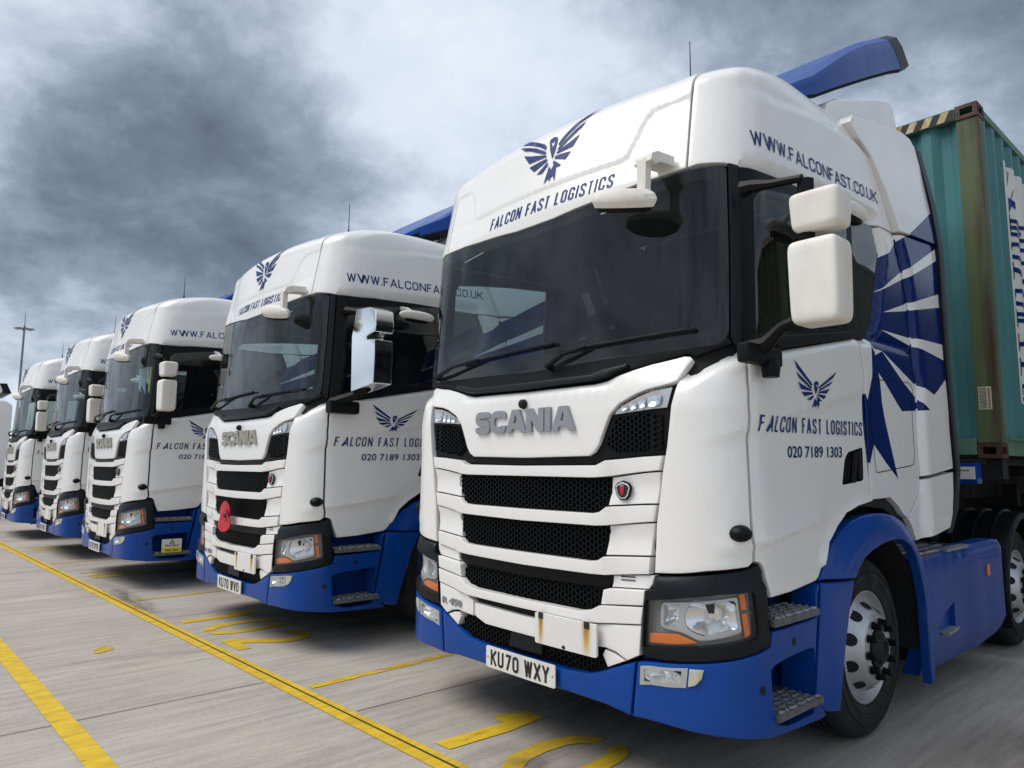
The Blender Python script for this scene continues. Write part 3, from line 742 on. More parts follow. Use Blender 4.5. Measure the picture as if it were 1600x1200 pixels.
def bowl(mb, cu, cv, ru, rv, o0, o1, m, n=20, rings=6, fac=0, ph=0):
    """a concave reflector, facetted when fac > 0"""
    vs = []; 
    for i in range(rings+1):
        t = i/rings
        for k in range(n):
            a = 2*pi*k/n+ph; se = 1/max(abs(cos(a))**3+abs(sin(a))**3, 1e-6)**(1/3)
            rp = fac*(1 if (k+i) % 2 else -1)*(.3 < t < .95)
            vs.append(cab(cu+ru*t*cos(a)*se, cv+rv*t*sin(a)*se, o0+(o1-o0)*t*t+rp))
    mb.add(vs, [(i*n+k, i*n+(k+1) % n, (i+1)*n+(k+1) % n, (i+1)*n+k) for i in range(rings) for k in range(n)], m)

def wheel_parts(root, x, y, sg, drive=False):
    """tyre > rim > hub, nut caps. outer face at x on the side sg"""
    c = (x, y, .42)
    mb = MB()
    prof = [(.288, -.012), (.30, .010), (.325, .020), (.375, .026), (.40, .018), (.425, .012), (.447, -.002), (.458, -.016), (.466, -.035), (.468, -.06)]
    for q in range(5):
        a = -.075-.042*q; prof += [(.469, a), (.457, a-.003), (.457, a-.011), (.469, a-.014)]
    prof += [(.468, -.28), (.455, -.30), (.40, -.32), (.30, -.30), (.288, -.29)]
    mb.lathe(prof, c, RUBBER, 64, sgn=sg)
    for r in (.335, .352, .392): mb.lathe([(r-.002, .0195+.0), (r, .0268 if r > .34 else .0245), (r+.002, .0195)], c, RUBBER, 64, sgn=sg)
    tyre = mb.build('tyre', root)
    mb = MB()
    if not drive:
        mb.lathe([(.292, -.03), (.291, .004), (.284, .006), (.279, -.004), (.272, -.018), (.264, -.030), (.252, -.036), (.242, -.030), (.225, -.006), (.200, .028), (.185, .046), (.174, .057), (.162, .061), (.108, .061), (.106, .04)], c, SILVER, 64, sgn=sg)
        face = .061
    else:
        mb.lathe([(.292, -.03), (.291, .004), (.284, .006), (.279, -.004), (.272, -.04), (.262, -.12), (.255, -.16), (.21, -.17), (.12, -.17), (.10, -.15)], c, SILVER, 64, sgn=sg); face = -.16
    rim = mb.build('rim', tyre)
    hm = MB(); r0 = .219 if not drive else .20; xx = (.0025 if not drive else -.166); nx, nr = (.62, .78) if not drive else (1, 0); vs = []
    for j in range(12):      # one hand hole on the cone of the disc
        t = 2*pi*j/12; dt = .033*cos(t); dr = .030*sin(t); r = r0+dr*nx; ax = xx-dr*1.35*nr+.0035; th = dt/r0
        vs.append((sg*ax, r*cos(th), r*sin(th)))
    hm.add(vs, [tuple(range(12))], DARK); hole = None
    for k in range(10):
        if hole is None: o = hm.build('hand_hole', rim, smooth=0); hole = o.data
        else: o = bpy.data.objects.new('hand_hole', hole); COL.objects.link(o); o.parent = rim
        o.location = c; o.rotation_euler = (2*pi*(k+.5)/10, 0, 0)
    mb = MB()
    h = .096 if not drive else -.02
    mb.lathe([(.096, face-.003), (.094, face+.010), (.078, face+.013), (.070, h-.010), (.064, h-.003), (.058, h), (.045, h+.001), (.041, h-.012), (.002, h-.012)], c, CHASSIS, 40, sgn=sg)
    mb.build('hub', rim)
    cap = None
    for k in range(10):
        a = 2*pi*k/10+.1; p = (c[0], c[1]+.137*cos(a), c[2]+.137*sin(a))
        if cap is None:
            mb = MB(); mb.lathe([(.021, face), (.021, face+.012), (.0165, face+.014), (.0175, face+.040), (.013, face+.047), (.001, face+.048)], (0, 0, 0), BLACK, 10, sgn=sg)
            o = mb.build('nut_cap', rim); cap = o.data
        else:
            o = bpy.data.objects.new('nut_cap', cap); COL.objects.link(o); o.parent = rim
        o.location = p
    return tyre

def make_lorry():
    root = empty('lorry', (0, 0, .05), 'x', 'lorry')
    # --- dark inner body behind the gaps, with the window openings
    sh = [(0, .32), (1.30, .32), (1.30, .92), (1.62, .92), (1.75, .88), (1.92, 1.03), (2.13, 1.13), (2.4, 1.165), (2.67, 1.14), (2.88, 1.06), (3.0, .98), (3.55, 1.02), (3.63, 1.35), (3.60, 2.0), (3.58, 2.75), (3.45, 3.2), (3.2, 3.42), (2.6, 3.5), (2.3, 3.6), (2.0, 3.78), (0, 3.78), (0, 2.70), (.5, 2.715), (1.04, 2.72), (1.065, 2.68), (1.075, 2.0), (1.05, 1.95), (1.0, 1.93), (0, 1.90)]
    win1 = [(1.30, 1.97), (2.16, 2.12), (2.17, 2.74), (1.36, 2.67), (1.29, 2.60)]; win2 = [(2.31, 2.15), (2.44, 2.16), (2.52, 2.3), (2.60, 2.6), (2.52, 2.76), (2.32, 2.76)]
    pobj2('cab_shell', root, sh, DARK, off=-.035, th=.02, grid=.09, holes=[win1], disp=lambda u, v: -.10*sst((1.0-v)/.08)*sst((1.34-u)/.05))
    mb = MB()      # rear wall of the cab and closing plate of the roof
    rp = [cab(u, v, -.04) for u, v in ((3.60, 1.0), (3.60, 3.2))]
    mb.box((0, 2.55, 2.2), (2.25, .05, 2.35), TRIM, bev=.01); mb.build('cab_rear_wall', root)
    top = [cab(u, 3.79, .0) for u in [i*.1 for i in range(0, 28)]]
    mb = MB(); P = [(p.x, p.y, p.z-.004) for p in top]+[(-p.x, p.y, p.z-.004) for p in top[::-1] if p.x > 1e-4]
    mb.add(P, [tuple(range(len(P)))], WHITE); mb.build('roof_top', root)
    # --- interior
    mb = MB(); mb.box((0, 1.4, 1.55), (2.2, 2.2, .08), INTER); inter = mb.build('cab_floor', root)
    mb = MB(); mb.prism([(.24, 1.6), (.24, 1.90), (.40, 1.93), (.75, 1.90), (.85, 1.78), (.85, 1.6)], INTER, 0, -1.05, 1.05, bev=.02)
    dash = mb.build('dashboard', root)
    mb = MB(); R_ = Matrix.Rotation(radians(52), 3, 'X')
    cc = Vector((-.52, .88, 2.10)); pts = [cc+R_ @ Vector((.23*cos(t), .23*sin(t), 0)) for t in [2*pi*i/28 for i in range(29)]]
    mb.tube(pts, .018, TRIM, 8); mb.tube([cc+R_ @ Vector((-.22, 0, 0)), cc+R_ @ Vector((.22, 0, 0))], .02, TRIM, 6); mb.tube([cc, cc+R_ @ Vector((0, 0, -.35))], .03, TRIM, 6)
    mb.build('steering_wheel', root)
    for x in (-.55, .55):
        mb = MB(); mb.box((x, 1.60, 1.80), (.5, .5, .14), INTER, bev=.05); mb.box((x, 1.98, 2.1), (.5, .14, .65), INTER, rot=Matrix.Rotation(radians(-10), 3, 'X'), bev=.05); mb.box((x, 2.06, 2.52), (.28, .1, .18), INTER, bev=.04); mb.build('seat', root)
    mb = MB(); mb.box((0, 2.3, 2.0), (2.0, .5, .25), INTER, bev=.05); mb.build('bunk', root)
    mb = MB(); mb.box((0, .62, 2.79), (1.9, .55, .12), INTER, bev=.03); mb.build('overhead_locker', root)
    # --- glass
    gl = [(0, 1.87), (1.03, 1.905), (1.075, 1.925), (1.098, 1.97), (1.095, 2.35), (1.083, 2.735), (1.055, 2.752), (.88, 2.762), (.55, 2.735), (.29, 2.718), (0, 2.705)]
    fr = [(0, 1.965), (.95, 1.975), (1.03, 1.99), (1.045, 2.06), (1.035, 2.62), (1.01, 2.69), (.9, 2.70), (.5, 2.665), (0, 2.64)]
    m_ = patch(full(gl), SCREEN, off=-.004, th=.006, bev=.002, grid=.06); m_.build('windscreen', root, smooth=60, fix=False)
    mbf = patch(full(gl), SEALM, off=-.012, th=.01, bev=.002, grid=.06, holes=[rnd(full(fr), .03)], holeth=.004); band = mbf.build('screen_border', root, smooth=60, fix=False)
    for s in (-1, 1):
        pobj('windscreen_tab', band, [(s*.58-.11, 2.645), (s*.58+.11, 2.655), (s*.58+.11, 2.663), (s*.58-.11, 2.653)], STEEL, off=-.002, th=.004, bev=.001, gap=0)
    g1 = [(1.262, 1.93), (2.205, 2.095), (2.215, 2.80), (1.5, 2.70), (1.32, 2.665), (1.255, 2.60)]
    w1 = patch(g1, SIDEGL, off=-.010, th=.005, bev=.002, grid=.12).build('door_window', root, smooth=60, fix=False)
    mirror_mb(patch(g1, SIDEGL, off=-.010, th=.005, bev=.002, grid=.12)).build('door_window', root, smooth=60, fix=False)
    g2 = [(2.275, 2.11), (2.42, 2.125), (2.49, 2.20), (2.545, 2.40), (2.64, 2.63), (2.60, 2.76), (2.53, 2.80), (2.275, 2.80)]
    pobj2('quarter_window', root, g2, SIDEGL, off=-.012, th=.005, bev=.002, grid=.12)
    # --- black trim round the glass
    pobj2('windscreen_pillar', root, [(1.103, 1.945), (1.12, 1.91), (1.163, 1.89), (1.170, 2.08), (1.158, 2.53), (1.147, 2.748), (1.087, 2.765), (1.088, 2.735), (1.10, 2.35)], TRIM, th=.05, bev=.006, gap=.001)
    pobj2('door_frame', root, [(1.172, 1.885), (1.19, 1.88), (1.26, 1.90), (2.23, 2.075), (2.285, 2.085), (2.285, 2.80), (1.9, 2.79), (1.5, 2.77), (1.318, 2.752), (1.183, 2.752), (1.150, 2.748), (1.162, 2.53)], BLACK, off=-.014, th=.04, bev=.004, gap=.001, holes=[[(1.268, 1.955), (2.18, 2.112), (2.19, 2.765), (1.5, 2.672), (1.335, 2.645), (1.262, 2.585)]])
    pobj2('window_sill_rail', root, [(1.40, 1.915), (1.42, 1.975), (2.225, 2.105), (2.24, 2.068)], BLACK, off=.004, th=.03, bev=.006, gap=0)
    # --- scuttle below the screen, wipers
    cw = [(0, 1.775), (.16, 1.780), (.47, 1.786), (.56, 1.80), (.69, 1.832), (.90, 1.875), (.935, 1.86), (.97, 1.87), (1.03, 1.888), (1.09, 1.903), (1.12, 1.912), (1.09, 1.945), (1.05, 1.918), (.8, 1.905), (0, 1.895)]
    scu = pobj('scuttle_panel', root, full(cw), BLACK, off=-.005, th=.05, bev=.006, gap=.002)
    cw2 = [(0, 1.778), (.47, 1.789), (.545, 1.802), (.66, 1.835), (.66, 1.85), (.53, 1.835), (.45, 1.815), (0, 1.812)]
    pobj('scuttle_lip', scu, full(cw2), TRIM, off=.022, th=.03, bev=.006, gap=0)
    def wiper(a, b, c):
        mb = MB(); A, B_, Cc = cab(*a, .03), cab(*b, .035), cab(*c, .03)
        mb.tube([cab(*a, -.02), A, (A+B_)/2+Vector((0, -.02, .012)), B_], [.022, .016, .012, .008], BLACK, 6)
        n = 9; P = [(B_*(1-i/n)+Cc*(i/n)) for i in range(n+1)]
        ulo, uhi = b, c
        pts = [cab(b[0]+(c[0]-b[0])*i/n, b[1]+(c[1]-b[1])*i/n, .016) for i in range(-3, n+1)]
        mb.tube(pts, .009, BLACK, 6)
        mb.build('wiper', root)
    wiper((-.86, 1.925), (-.42, 1.985), (.20, 2.005)); wiper((.17, 1.885), (.42, 1.962), (.94, 1.980))
    # --- roof visor and roof sides
    vis = [(0, 2.702), (.15, 2.704), (.29, 2.718), (.55, 2.738), (.70, 2.755), (.883, 2.768), (.88, 3.14), (.885, 3.30), (.90, 3.79), (0, 3.79)]
    PLV = [(.0, 2.906), (.569, 2.907), (.612, 2.935), (.677, 3.086), (.725, 3.147), (.86, 3.156)]
    rbn = ribbon(PLV, .022)[0]; PSD = (rbn[:len(PLV)], rbn[len(PLV):])
    vz = pobj('roof_visor', root, full(vis), WHITE, th=.05, bev=.003, grid=.026, disp=vis_disp, gap=.0015, lines=[[(s*a, b) for a, b in side] for s in (1, -1) for side in PSD])
    rf = [(.889, 2.768), (.93, 2.775), (.986, 2.770), (1.065, 2.762), (1.143, 2.750), (1.318, 2.750), (1.5, 2.765), (1.9, 2.785), (2.539, 2.80), (2.845, 2.812), (2.70, 3.028), (2.504, 3.246), (2.331, 3.312), (2.28, 3.42), (2.95, 3.5), (2.72, 3.79), (.906, 3.79), (.891, 3.30), (.886, 3.14)]
    rs, rs2 = pobj2('roof_side', root, rf, WHITE, th=.05, bev=.003, grid=.04, disp=roof_disp, gap=.0015, paints=FPAINT)
    # --- cab corner, door, fixed side
    cp = [(.937, 1.843), (.964, 1.861), (1.015, 1.877), (1.073, 1.891), (1.137, 1.899), (1.186, 1.872), (1.209, 1.807), (1.236, 1.70), (1.243, 1.60), (1.238, 1.537), (1.230, 1.50), (1.233, 1.283), (1.232, 1.07), (1.245, 1.02), (1.243, .975), (1.212, .955), (1.0, .935), (.881, .915), (.80, .905), (.806, 1.125), (.825, 1.354), (.84, 1.46), (.858, 1.643), (.868, 1.708), (.878, 1.761), (.90, 1.806)]
    cz1, cz2 = pobj2('corner_panel', root, cp, WHITE, th=.05, bev=.007, grid=.03, disp=side_disp, gap=.004, lines=[[(u, c1(u)) for u in (.95, 1.05, 1.15, 1.23)]])
    mb = MB(); p = cab(1.17, 1.097, .0); mb.lathe([(.002, .045), (.02, .042), (.034, .03), (.040, .012), (.044, .0)], (0, 0, 0), BLACK, 16)
    n_ = NRM(1.17, 1.097); rot = Vector((1, 0, 0)).rotation_difference(n_).to_matrix(); mb.v = [tuple(p+rot @ Vector((x, y*1.15, z*.85))) for x, y, z in mb.v]
    build2(mb, 'side_indicator', cz1, cz2)
    dr = [(1.194, 1.870), (1.216, 1.807), (1.243, 1.70), (1.250, 1.60), (1.245, 1.537), (1.237, 1.50), (1.240, 1.283), (1.239, 1.07), (1.252, 1.02), (1.250, .975), (1.281, .970), (1.30, .954), (1.325, .872), (1.341, .818), (1.50, .823), (1.736, .845), (1.77, .86), (1.817, .916), (1.886, 1.015), (1.981, 1.086), (2.087, 1.144), (2.215, 1.175), (2.396, 1.195), (2.399, 1.40), (2.392, 1.69), (2.357, 1.798), (2.329, 1.947), (2.296, 2.045), (2.28, 2.075), (2.232, 2.068), (1.512, 1.925), (1.30, 1.885)]
    hnd = [(2.062, 1.285), (2.108, 1.415), (2.15, 1.452), (2.335, 1.482), (2.325, 1.318), (2.31, 1.305)]
    dz1, dz2 = pobj2('door', root, dr, WHITE, th=.05, bev=.007, grid=.032, disp=side_disp, gap=.004, holes=[rnd(hnd, .02)], paints=FPAINT, holeth=.06, holemat=BLACK,
                    lines=[[(u, c1(u)) for u in (1.26, 1.40, 1.63, 1.87, 2.14, 2.34)], [(u, c1(u)-.055) for u in (1.26, 1.40, 1.63, 1.87, 2.14, 2.34)], [(u, c2(u)) for u in (1.26, 1.36, 1.54, 1.74, 1.85)], [(1.25, 1.837), (1.5, 1.885), (2.225, 2.035)]])
    mb = MB(); hb = [cab(u, v, -.05) for u, v in ((2.03, 1.25), (2.36, 1.25), (2.36, 1.52), (2.03, 1.52))]; mb.add(hb, [(0, 1, 2, 3)], DARK)
    mb.tube([cab(2.20, 1.30, -.005), cab(2.245, 1.455, -.005)], .018, BLACK, 8); mb.tube([cab(2.29, 1.315, -.005), cab(2.30, 1.47, -.005)], .012, TRIM, 8)
    build2(mb, 'door_handle', dz1, dz2)
    sp = [(2.402, 1.20), (2.681, 1.205), (2.80, 1.15), (2.857, 1.107), (2.925, 1.08), (3.125, 1.228), (3.143, 1.30), (3.143, 1.488), (3.139, 1.733), (3.074, 1.964), (3.047, 2.176), (3.019, 2.39), (2.966, 2.573), (2.90, 2.70), (2.848, 2.805), (2.62, 2.802), (2.545, 2.796), (2.655, 2.64), (2.56, 2.40), (2.505, 2.20), (2.43, 2.11), (2.30, 2.08), (2.302, 2.045), (2.335, 1.947), (2.363, 1.798), (2.398, 1.69), (2.405, 1.40)]
    def sp_disp(u, v):
        d = 0
        e = u-interp(v, [2.05, 2.11, 2.2, 2.4, 2.64, 2.8], [2.40, 2.50, 2.585, 2.655, 2.745, 2.66])
        if v > 2.04: d -= .045*sst(-e/.05)*sst((v-2.04)/.07)
        if v < 2.1: 
            top = interp(u, [2.3, 2.5], [2.045, 2.06]); d -= max(0, v-top)*.5
        return d
    ds1, ds2 = pobj2('side_panel', root, sp, WHITE, th=.09, bev=.006, grid=.032, disp=sp_disp, gap=.003, paints=FPAINT)
    ht = [(2.434, 1.86), (2.986, 1.885), (3.05, 1.865), (3.066, 1.80), (3.083, 1.46), (3.06, 1.40), (3.03, 1.388), (2.492, 1.345)]
    for hh, rr in ((ht, ds1),):
        mb = MB(); put_letters(mb, [ribbon(resample(ccw(rnd(ht, .03)), .06), .005, True)], lambda a, b, o: cab(a, b, o), SEALM, off=.0012); build2(mb, 'hatch_seam', ds1, ds2)
    el = [(2.853, 2.80), (3.535, 2.862), (3.58, 2.777), (3.605, 2.55), (3.615, 2.07), (3.638, 1.762), (3.672, 1.368), (3.16, 1.318), (3.150, 1.49), (3.147, 1.733), (3.082, 1.964), (3.055, 2.176), (3.027, 2.39), (2.974, 2.573), (2.91, 2.70)]
    edisp = lambda u, v: .030*sst((u-interp(v, [1.3, 1.73, 2.18, 2.57, 2.8], [3.16, 3.147, 3.055, 2.974, 2.85]))/.07)
    pobj2('side_extender', root, el, WHITE, th=.06, bev=.006, grid=.04, disp=edisp, gap=.003, paints=FPAINT)
    eb = [(3.133, 1.225), (3.150, 1.305), (3.668, 1.350), (3.653, 1.213), (3.61, 1.08), (3.551, .995), (3.30, .965), (3.04, .945), (2.985, 1.03), (2.935, 1.075)]
    pobj2('lower_extender', root, eb, WHITE, th=.06, bev=.006, grid=.05, disp=lambda u, v: .03*sst((u-3.14)/.07), gap=.003)
    yl = lambda u: u-1.0
    sy = lambda u, v: (S0(u, v).y, v)
    eu = [sy(2.85, 2.808), (1.853, 3.033), (1.706, 3.233), (1.56, 3.30), (1.47, 3.37), (1.53, 3.435), (1.94, 3.53), (2.35, 3.605), (2.50, 3.605), (2.60, 3.55), (2.655, 3.45), (2.655, 3.173), sy(3.535, 2.870)]
    blueA = [(2.80, 3.19), (2.665, 3.110), (2.14, 2.832), (2.05, 2.79), (2.80, 2.86)]
    mb = patch(eu, WHITE, surf=ext, off=.028, th=.07, bev=.006, grid=.06, paints=[(blueA, NAVY)]); mb.build('upper_extender', root, smooth=38, fix=False); mirror_mb(mb).build('upper_extender', root, smooth=38, fix=False)
    mb = MB()     # rubber edge behind the extenders
    E_ = [(2.56, .96, 1.19), (2.64, 1.10, 1.21), (2.70, 1.36, 1.222), (2.655, 1.76, 1.222), (2.635, 2.07, 1.222), (2.635, 2.55, 1.222), (2.65, 2.78, 1.22), (2.655, 2.88, 1.215), (2.66, 3.17, 1.185), (2.65, 3.45, 1.14), (2.60, 3.56, 1.13)]
    vs = []
    for y, z, x in E_: vs += [(x+.018, y-.02, z), (x+.022, y+.06, z), (x-.01, y+.155, z), (x-.035, y+.155, z), (x-.04, y-.02, z)]
    mb.add(vs, [(i*5+k, i*5+(k+1) % 5, i*5+5+(k+1) % 5, i*5+5+k) for i in range(len(E_)-1) for k in range(5)], TRIM); build2(mb, 'extender_rubber', root)
    # roof fairing and raised wind deflector
    mb = MB(); RC = [(1.45, 3.40), (1.55, 3.58), (1.68, 3.65), (1.90, 3.72), (2.28, 3.86), (2.50, 3.93), (2.58, 3.925), (2.62, 3.88), (2.72, 3.55), (2.60, 3.35)]
    mb.prism(RC, WHITE, 0, -1.02, 1.02, bev=.03); mb.build('roof_fairing', root)
    rows = [(1.02, 3.47, 3.44), (1.20, 3.60, 3.50), (1.45, 3.745, 3.60), (1.72, 3.945, 3.745), (1.97, 4.125, 3.875), (2.25, 4.295, 4.02), (2.50, 4.425, 4.15), (2.62, 4.49, 4.21)]
    mb = MB(); vs = []
    prof = [(-1.0, 0), (-1.0, .55), (-.985, .85), (-.93, 1.0), (-.6, 1.03), (0, 1.04), (.6, 1.03), (.93, 1.0), (.985, .85), (1.0, .55), (1.0, 0)]
    for y, zt, zb in rows:
        for x, f in prof: vs.append((x*(.90+.10*min(1, (y-1.02)/.5)), y+(.0), zb+(zt-zb)*f))
    n = len(prof)
    # rear row leans back at the bottom
    for i, (x, f) in enumerate(prof): vs[(len(rows)-1)*n+i] = (x, 2.86-.21*f, 4.315+(4.505-4.315)*f+.0)
    for i, (x, f) in enumerate(prof): vs[(len(rows)-2)*n+i] = (x, 2.62-.10*f, 4.205+(4.435-4.205)*f)
    fs = [(i*n+k, i*n+k+1, i*n+n+k+1, i*n+n+k) for i in range(len(rows)-1) for k in range(n-1)]
    mb.add(vs, fs, BLUE); inner = [Vector(v)-Vector((.02*(1 if v[0] > 0 else -1)*(abs(v[0]) > .95), 0, .02)) for v in vs]; mb.add(inner, [f[::-1] for f in fs], DARK)
    df = mb.build('wind_deflector', root, fix=False, smooth=30)
    mb = MB(); vs = []
    for x, f in prof: 
        vs += [(x*1.002, 2.86-.21*f, 4.315+.19*f), (x*1.002, 3.02-.21*f, 4.405+.185*f), (x*.97, 3.02-.21*f, 4.385+.165*f), (x*.97, 2.86-.21*f, 4.295+.17*f)]
    mb.add(vs, [(i*4+k, i*4+(k+1) % 4, i*4+4+(k+1) % 4, i*4+4+k) for i in range(n-1) for k in range(4)], TRIM); mb.add([vs[0], vs[1], vs[2], vs[3]], [(0, 1, 2, 3)], TRIM); mb.add(vs[-4:], [(0, 1, 2, 3)], TRIM)
    mb.build('deflector_edge', df)
    # --- front
    fp = [(0, 1.772), (.16, 1.775), (.47, 1.779), (.56, 1.795), (.684, 1.825), (.887, 1.868), (.912, 1.864), (.927, 1.850), (.90, 1.80), (.880, 1.752), (.857, 1.742), (.726, 1.706), (.632, 1.665), (.576, 1.612), (.545, 1.55), (.511, 1.475), (.481, 1.439), (.445, 1.420), (0, 1.412)]
    def fp_disp(u, v):
        a = abs(u); d = 0
        e = a-interp(v, [1.41, 1.55, 1.67, 1.85], [.36, .46, .56, .62]); d += 0
        if v > 1.735: d -= (v-1.735)*.30*sst((.62-a)/.1)
        return d
    hood = pobj('front_hatch', root, full(fp), WHITE, th=.045, bev=.007, grid=.035, disp=fp_disp, gap=.002, lines=[[(-.6, 1.735), (.6, 1.735)]])
    rec = [(0, 1.380), (.146, 1.380), (.50, 1.388), (.551, 1.388), (.569, 1.411), (.831, 1.432), (.84, 1.512), (.876, 1.745), (.72, 1.712), (.625, 1.672), (.568, 1.62), (.50, 1.48), (.44, 1.43), (0, 1.42)]
    pobj('hatch_surround', root, full(rec), BLACK, off=-.022, th=.03, bev=.003, gap=0)
    for s in (1, -1):
        P = [(s*a, b) for a, b in [(.61, 1.602), (.842, 1.622), (.818, 1.452), (.60, 1.432), (.535, 1.468)]]
        hexgrid(inset(ccw(P), .006), BLACK, .026, -.012, .010).build('side_grille', root, smooth=0, kind='stuff')
    lp = [(.861, 1.732), (.845, 1.633), (.590, 1.613), (.61, 1.64), (.645, 1.662), (.727, 1.697), (.80, 1.720)]
    mb = patch(lp, LENS, off=.004, th=.012, bev=.003, grid=.05, gap=.002)
    la, lb = mb.build('marker_lamp', root, fix=False), mirror_mb(mb).build('marker_lamp', root, fix=False)
    mb = patch(lp, LAMPS, off=-.014, th=.004, bev=.001, grid=.05, gap=.003)
    for k in range(4): bowl(mb, .662+.048*k, 1.646+.011*k, .019, .014+.007*k, -.0135, -.004, CHROME, 10, 4)
    build2(mb, 'lamp_reflector', la, lb)
    # SCANIA letters
    mb = MB(); xx = 0
    SC = {'S': [(1, .80), (1, 1), (0, 1), (0, .56), (1, .44), (1, 0), (0, 0), (0, .20)], 'C': [(1, .74), (1, 1), (0, 1), (0, 0), (1, 0), (1, .26)]}
    SP = {'A': ([(0, 0), (.27, 0), (.32, .17), (.68, .17), (.73, 0), (1, 0), (.68, 1), (.32, 1)], [(.5, .80), (.395, .42), (.605, .42)]), 'I': ([(0, 0), (1, 0), (1, 1), (0, 1)], None),
          'N': ([(0, 0), (0, 1), (.34, 1), (.70, .48), (.70, 1), (1, 1), (1, 0), (.66, 0), (.30, .52), (.30, 0)], None)}
    fl_ = lambda a, b, o: cab(-.408+a, 1.549+b, o+fp_disp(-.408+a, 1.549+b))
    for ch, gw in zip('SCANIA', (.128, .132, .162, .132, .038, .162)):
        t = .037; h = .124
        if ch in SC:
            P = roundline([(xx+t/2+a*(gw-t), t/2+b*(h-t)) for a, b in SC[ch]], .05, False, 5); put_solid(mb, [ribbon(P, t)], fl_, BADGE, .015, .013); xx += gw+.004
        else:
            o_, h_ = SP[ch]; solid_poly(mb, [(xx+a*gw, b*h) for a, b in o_], [(xx+a*gw, b*h) for a, b in h_] if h_ else None, fl_, BADGE, .0155, .013); xx += gw+(.008 if ch in 'NI' else .002)
    lt = mb.build('maker_letters', hood, smooth=20)
    mb = MB(); mb.lathe([(.001, .03), (.012, .029), (.024, .018), (.027, 0)], (0, 0, 0), DARK, 14); p = cab(-.005, 1.70, .005); mb.v = [(p.x+y, p.y-x, p.z+z) for x, y, z in mb.v]; mb.build('front_camera', hood)
    # white grille stack
    BL = [[(s*u, 0.2), (s*u, 1.6)] for s in (1, -1) for u in (.595, .555)]
    def bar(name, P, d=0, **k): return pobj(name, root, full(P), WHITE, off=d, th=.045, bev=.005, gap=.0015, grid=.07, **k)
    ramp_ = lambda x: max(0, min(1, x))
    bdisp = lambda lo: (lambda u, v: .016*ramp_((.595-abs(u))/.04))
    bar('grille_bar', [(0, 1.374), (.50, 1.379), (.556, 1.402), (.831, 1.424), (.822, 1.356), (.60, 1.328), (.552, 1.322), (.48, 1.317), (0, 1.317)], disp=bdisp(0))
    bar('grille_bar', [(0, 1.150), (.48, 1.152), (.52, 1.160), (.56, 1.186), (.811, 1.206), (.805, 1.129), (.56, 1.097), (.50, 1.092), (0, 1.086)], disp=bdisp(0))
    bar('grille_bar', [(0, .927), (.46, .928), (.51, .936), (.545, .956), (.797, .976), (.789, .899), (.55, .870), (.46, .866), (0, .860)], disp=bdisp(0))
    sd = lambda v0, v1: (lambda u, v: -.009*ramp_((v1-v)/.02)*ramp_((v-v0)/.05))
    a1_, a2_ = pobj2('grille_side_panel', root, [(.582, 1.322), (.822, 1.352), (.812, 1.210), (.562, 1.190), (.575, 1.25)], WHITE, off=-.006, th=.04, bev=.004, gap=.0015, disp=sd(1.20, 1.335))
    pobj2('grille_side_panel', root, [(.566, 1.098), (.806, 1.126), (.797, .980), (.545, .960), (.558, 1.03)], WHITE, off=-.006, th=.04, bev=.004, gap=.0015, disp=sd(.97, 1.11))
    G1 = [(0, 1.150), (.47, 1.152), (.515, 1.160), (.538, 1.175), (.58, 1.262), (.578, 1.322), (0, 1.318)]
    G2 = [(0, .928), (.45, .929), (.495, .935), (.52, .948), (.563, 1.070), (.560, 1.095), (0, 1.088)]
    G3 = [(0, .700), (.44, .706), (.485, .715), (.505, .735), (.536, .805), (0, .795)]
    G5 = [(0, .423), (.44, .423), (.48, .432), (.538, .453), (.503, .525), (.30, .505), (0, .505)]
    for P in (G1, G2, G3, G5): hexgrid(inset(ccw(full(P)), .004), BLACK, .028, -.012, .014).build('grille_mesh', root, smooth=0, kind='stuff')
    pobj('grille_backing', root, full([(0, .40), (.56, .40), (.60, .55), (.60, 1.34), (0, 1.34)]), DARK, off=-.045, th=.01, gap=0)
    P = full([(0, .795), (.536, .805), (.575, .835), (.582, .872), (0, .860)]); pobj('grille_ledge', root, P, BLACK, off=-.02, th=.02, gap=0)
    # lower white surround
    pobj2('lower_grille_block', root, [(.585, .872), (.803, .898), (.801, .861), (.782, .834), (.574, .818), (.583, .841)], WHITE, off=-.012, th=.04, bev=.004, gap=.001)
    mb = MB()
    for q in (.862, .877): mb.add([cab(u, v, -.009) for u, v in ((.63, q-.006), (.71, q-.001), (.71, q+.004), (.63, q-.001))], [(0, 1, 2, 3)], DARK)
    mb.build('vent_slot', root, smooth=0)
    pobj2('lower_grille_block', root, [(.540, .805), (.574, .816), (.782, .832), (.773, .823), (.764, .762), (.525, .735)], WHITE, off=.012, th=.05, bev=.006, gap=.0015)
    lb_ = [(0, .690), (.40, .692), (.475, .707), (.523, .733), (.764, .758), (.752, .680), (.53, .652), (.455, .644), (0, .642)]
    bar('lower_grille_bar', lb_, .014, disp=lambda u, v: .012*sst((.56-abs(u))/.05))
    pobj('slot_mesh', root, full([(0, .60), (.42, .61), (.47, .645), (0, .645)]), BLACK, off=-.025, th=.01, gap=0)
    pobj('lower_grille_slat', root, full([(0, .604), (.40, .612), (.40, .545), (.385, .534), (.30, .509), (0, .509)]), WHITE, off=.010, th=.04, bev=.006, gap=.0015)
    pobj2('lower_grille_block', root, [(.41, .618), (.47, .644), (.53, .650), (.752, .678), (.739, .546), (.672, .511), (.61, .537), (.55, .545), (.50, .540), (.41, .535)], WHITE, off=.010, th=.05, bev=.006, gap=.0015)
    pobj2('towing_cover', root, [(.530, .512), (.545, .538), (.60, .530), (.662, .507), (.560, .460)], WHITE, off=.006, th=.05, bev=.004, gap=.0015)
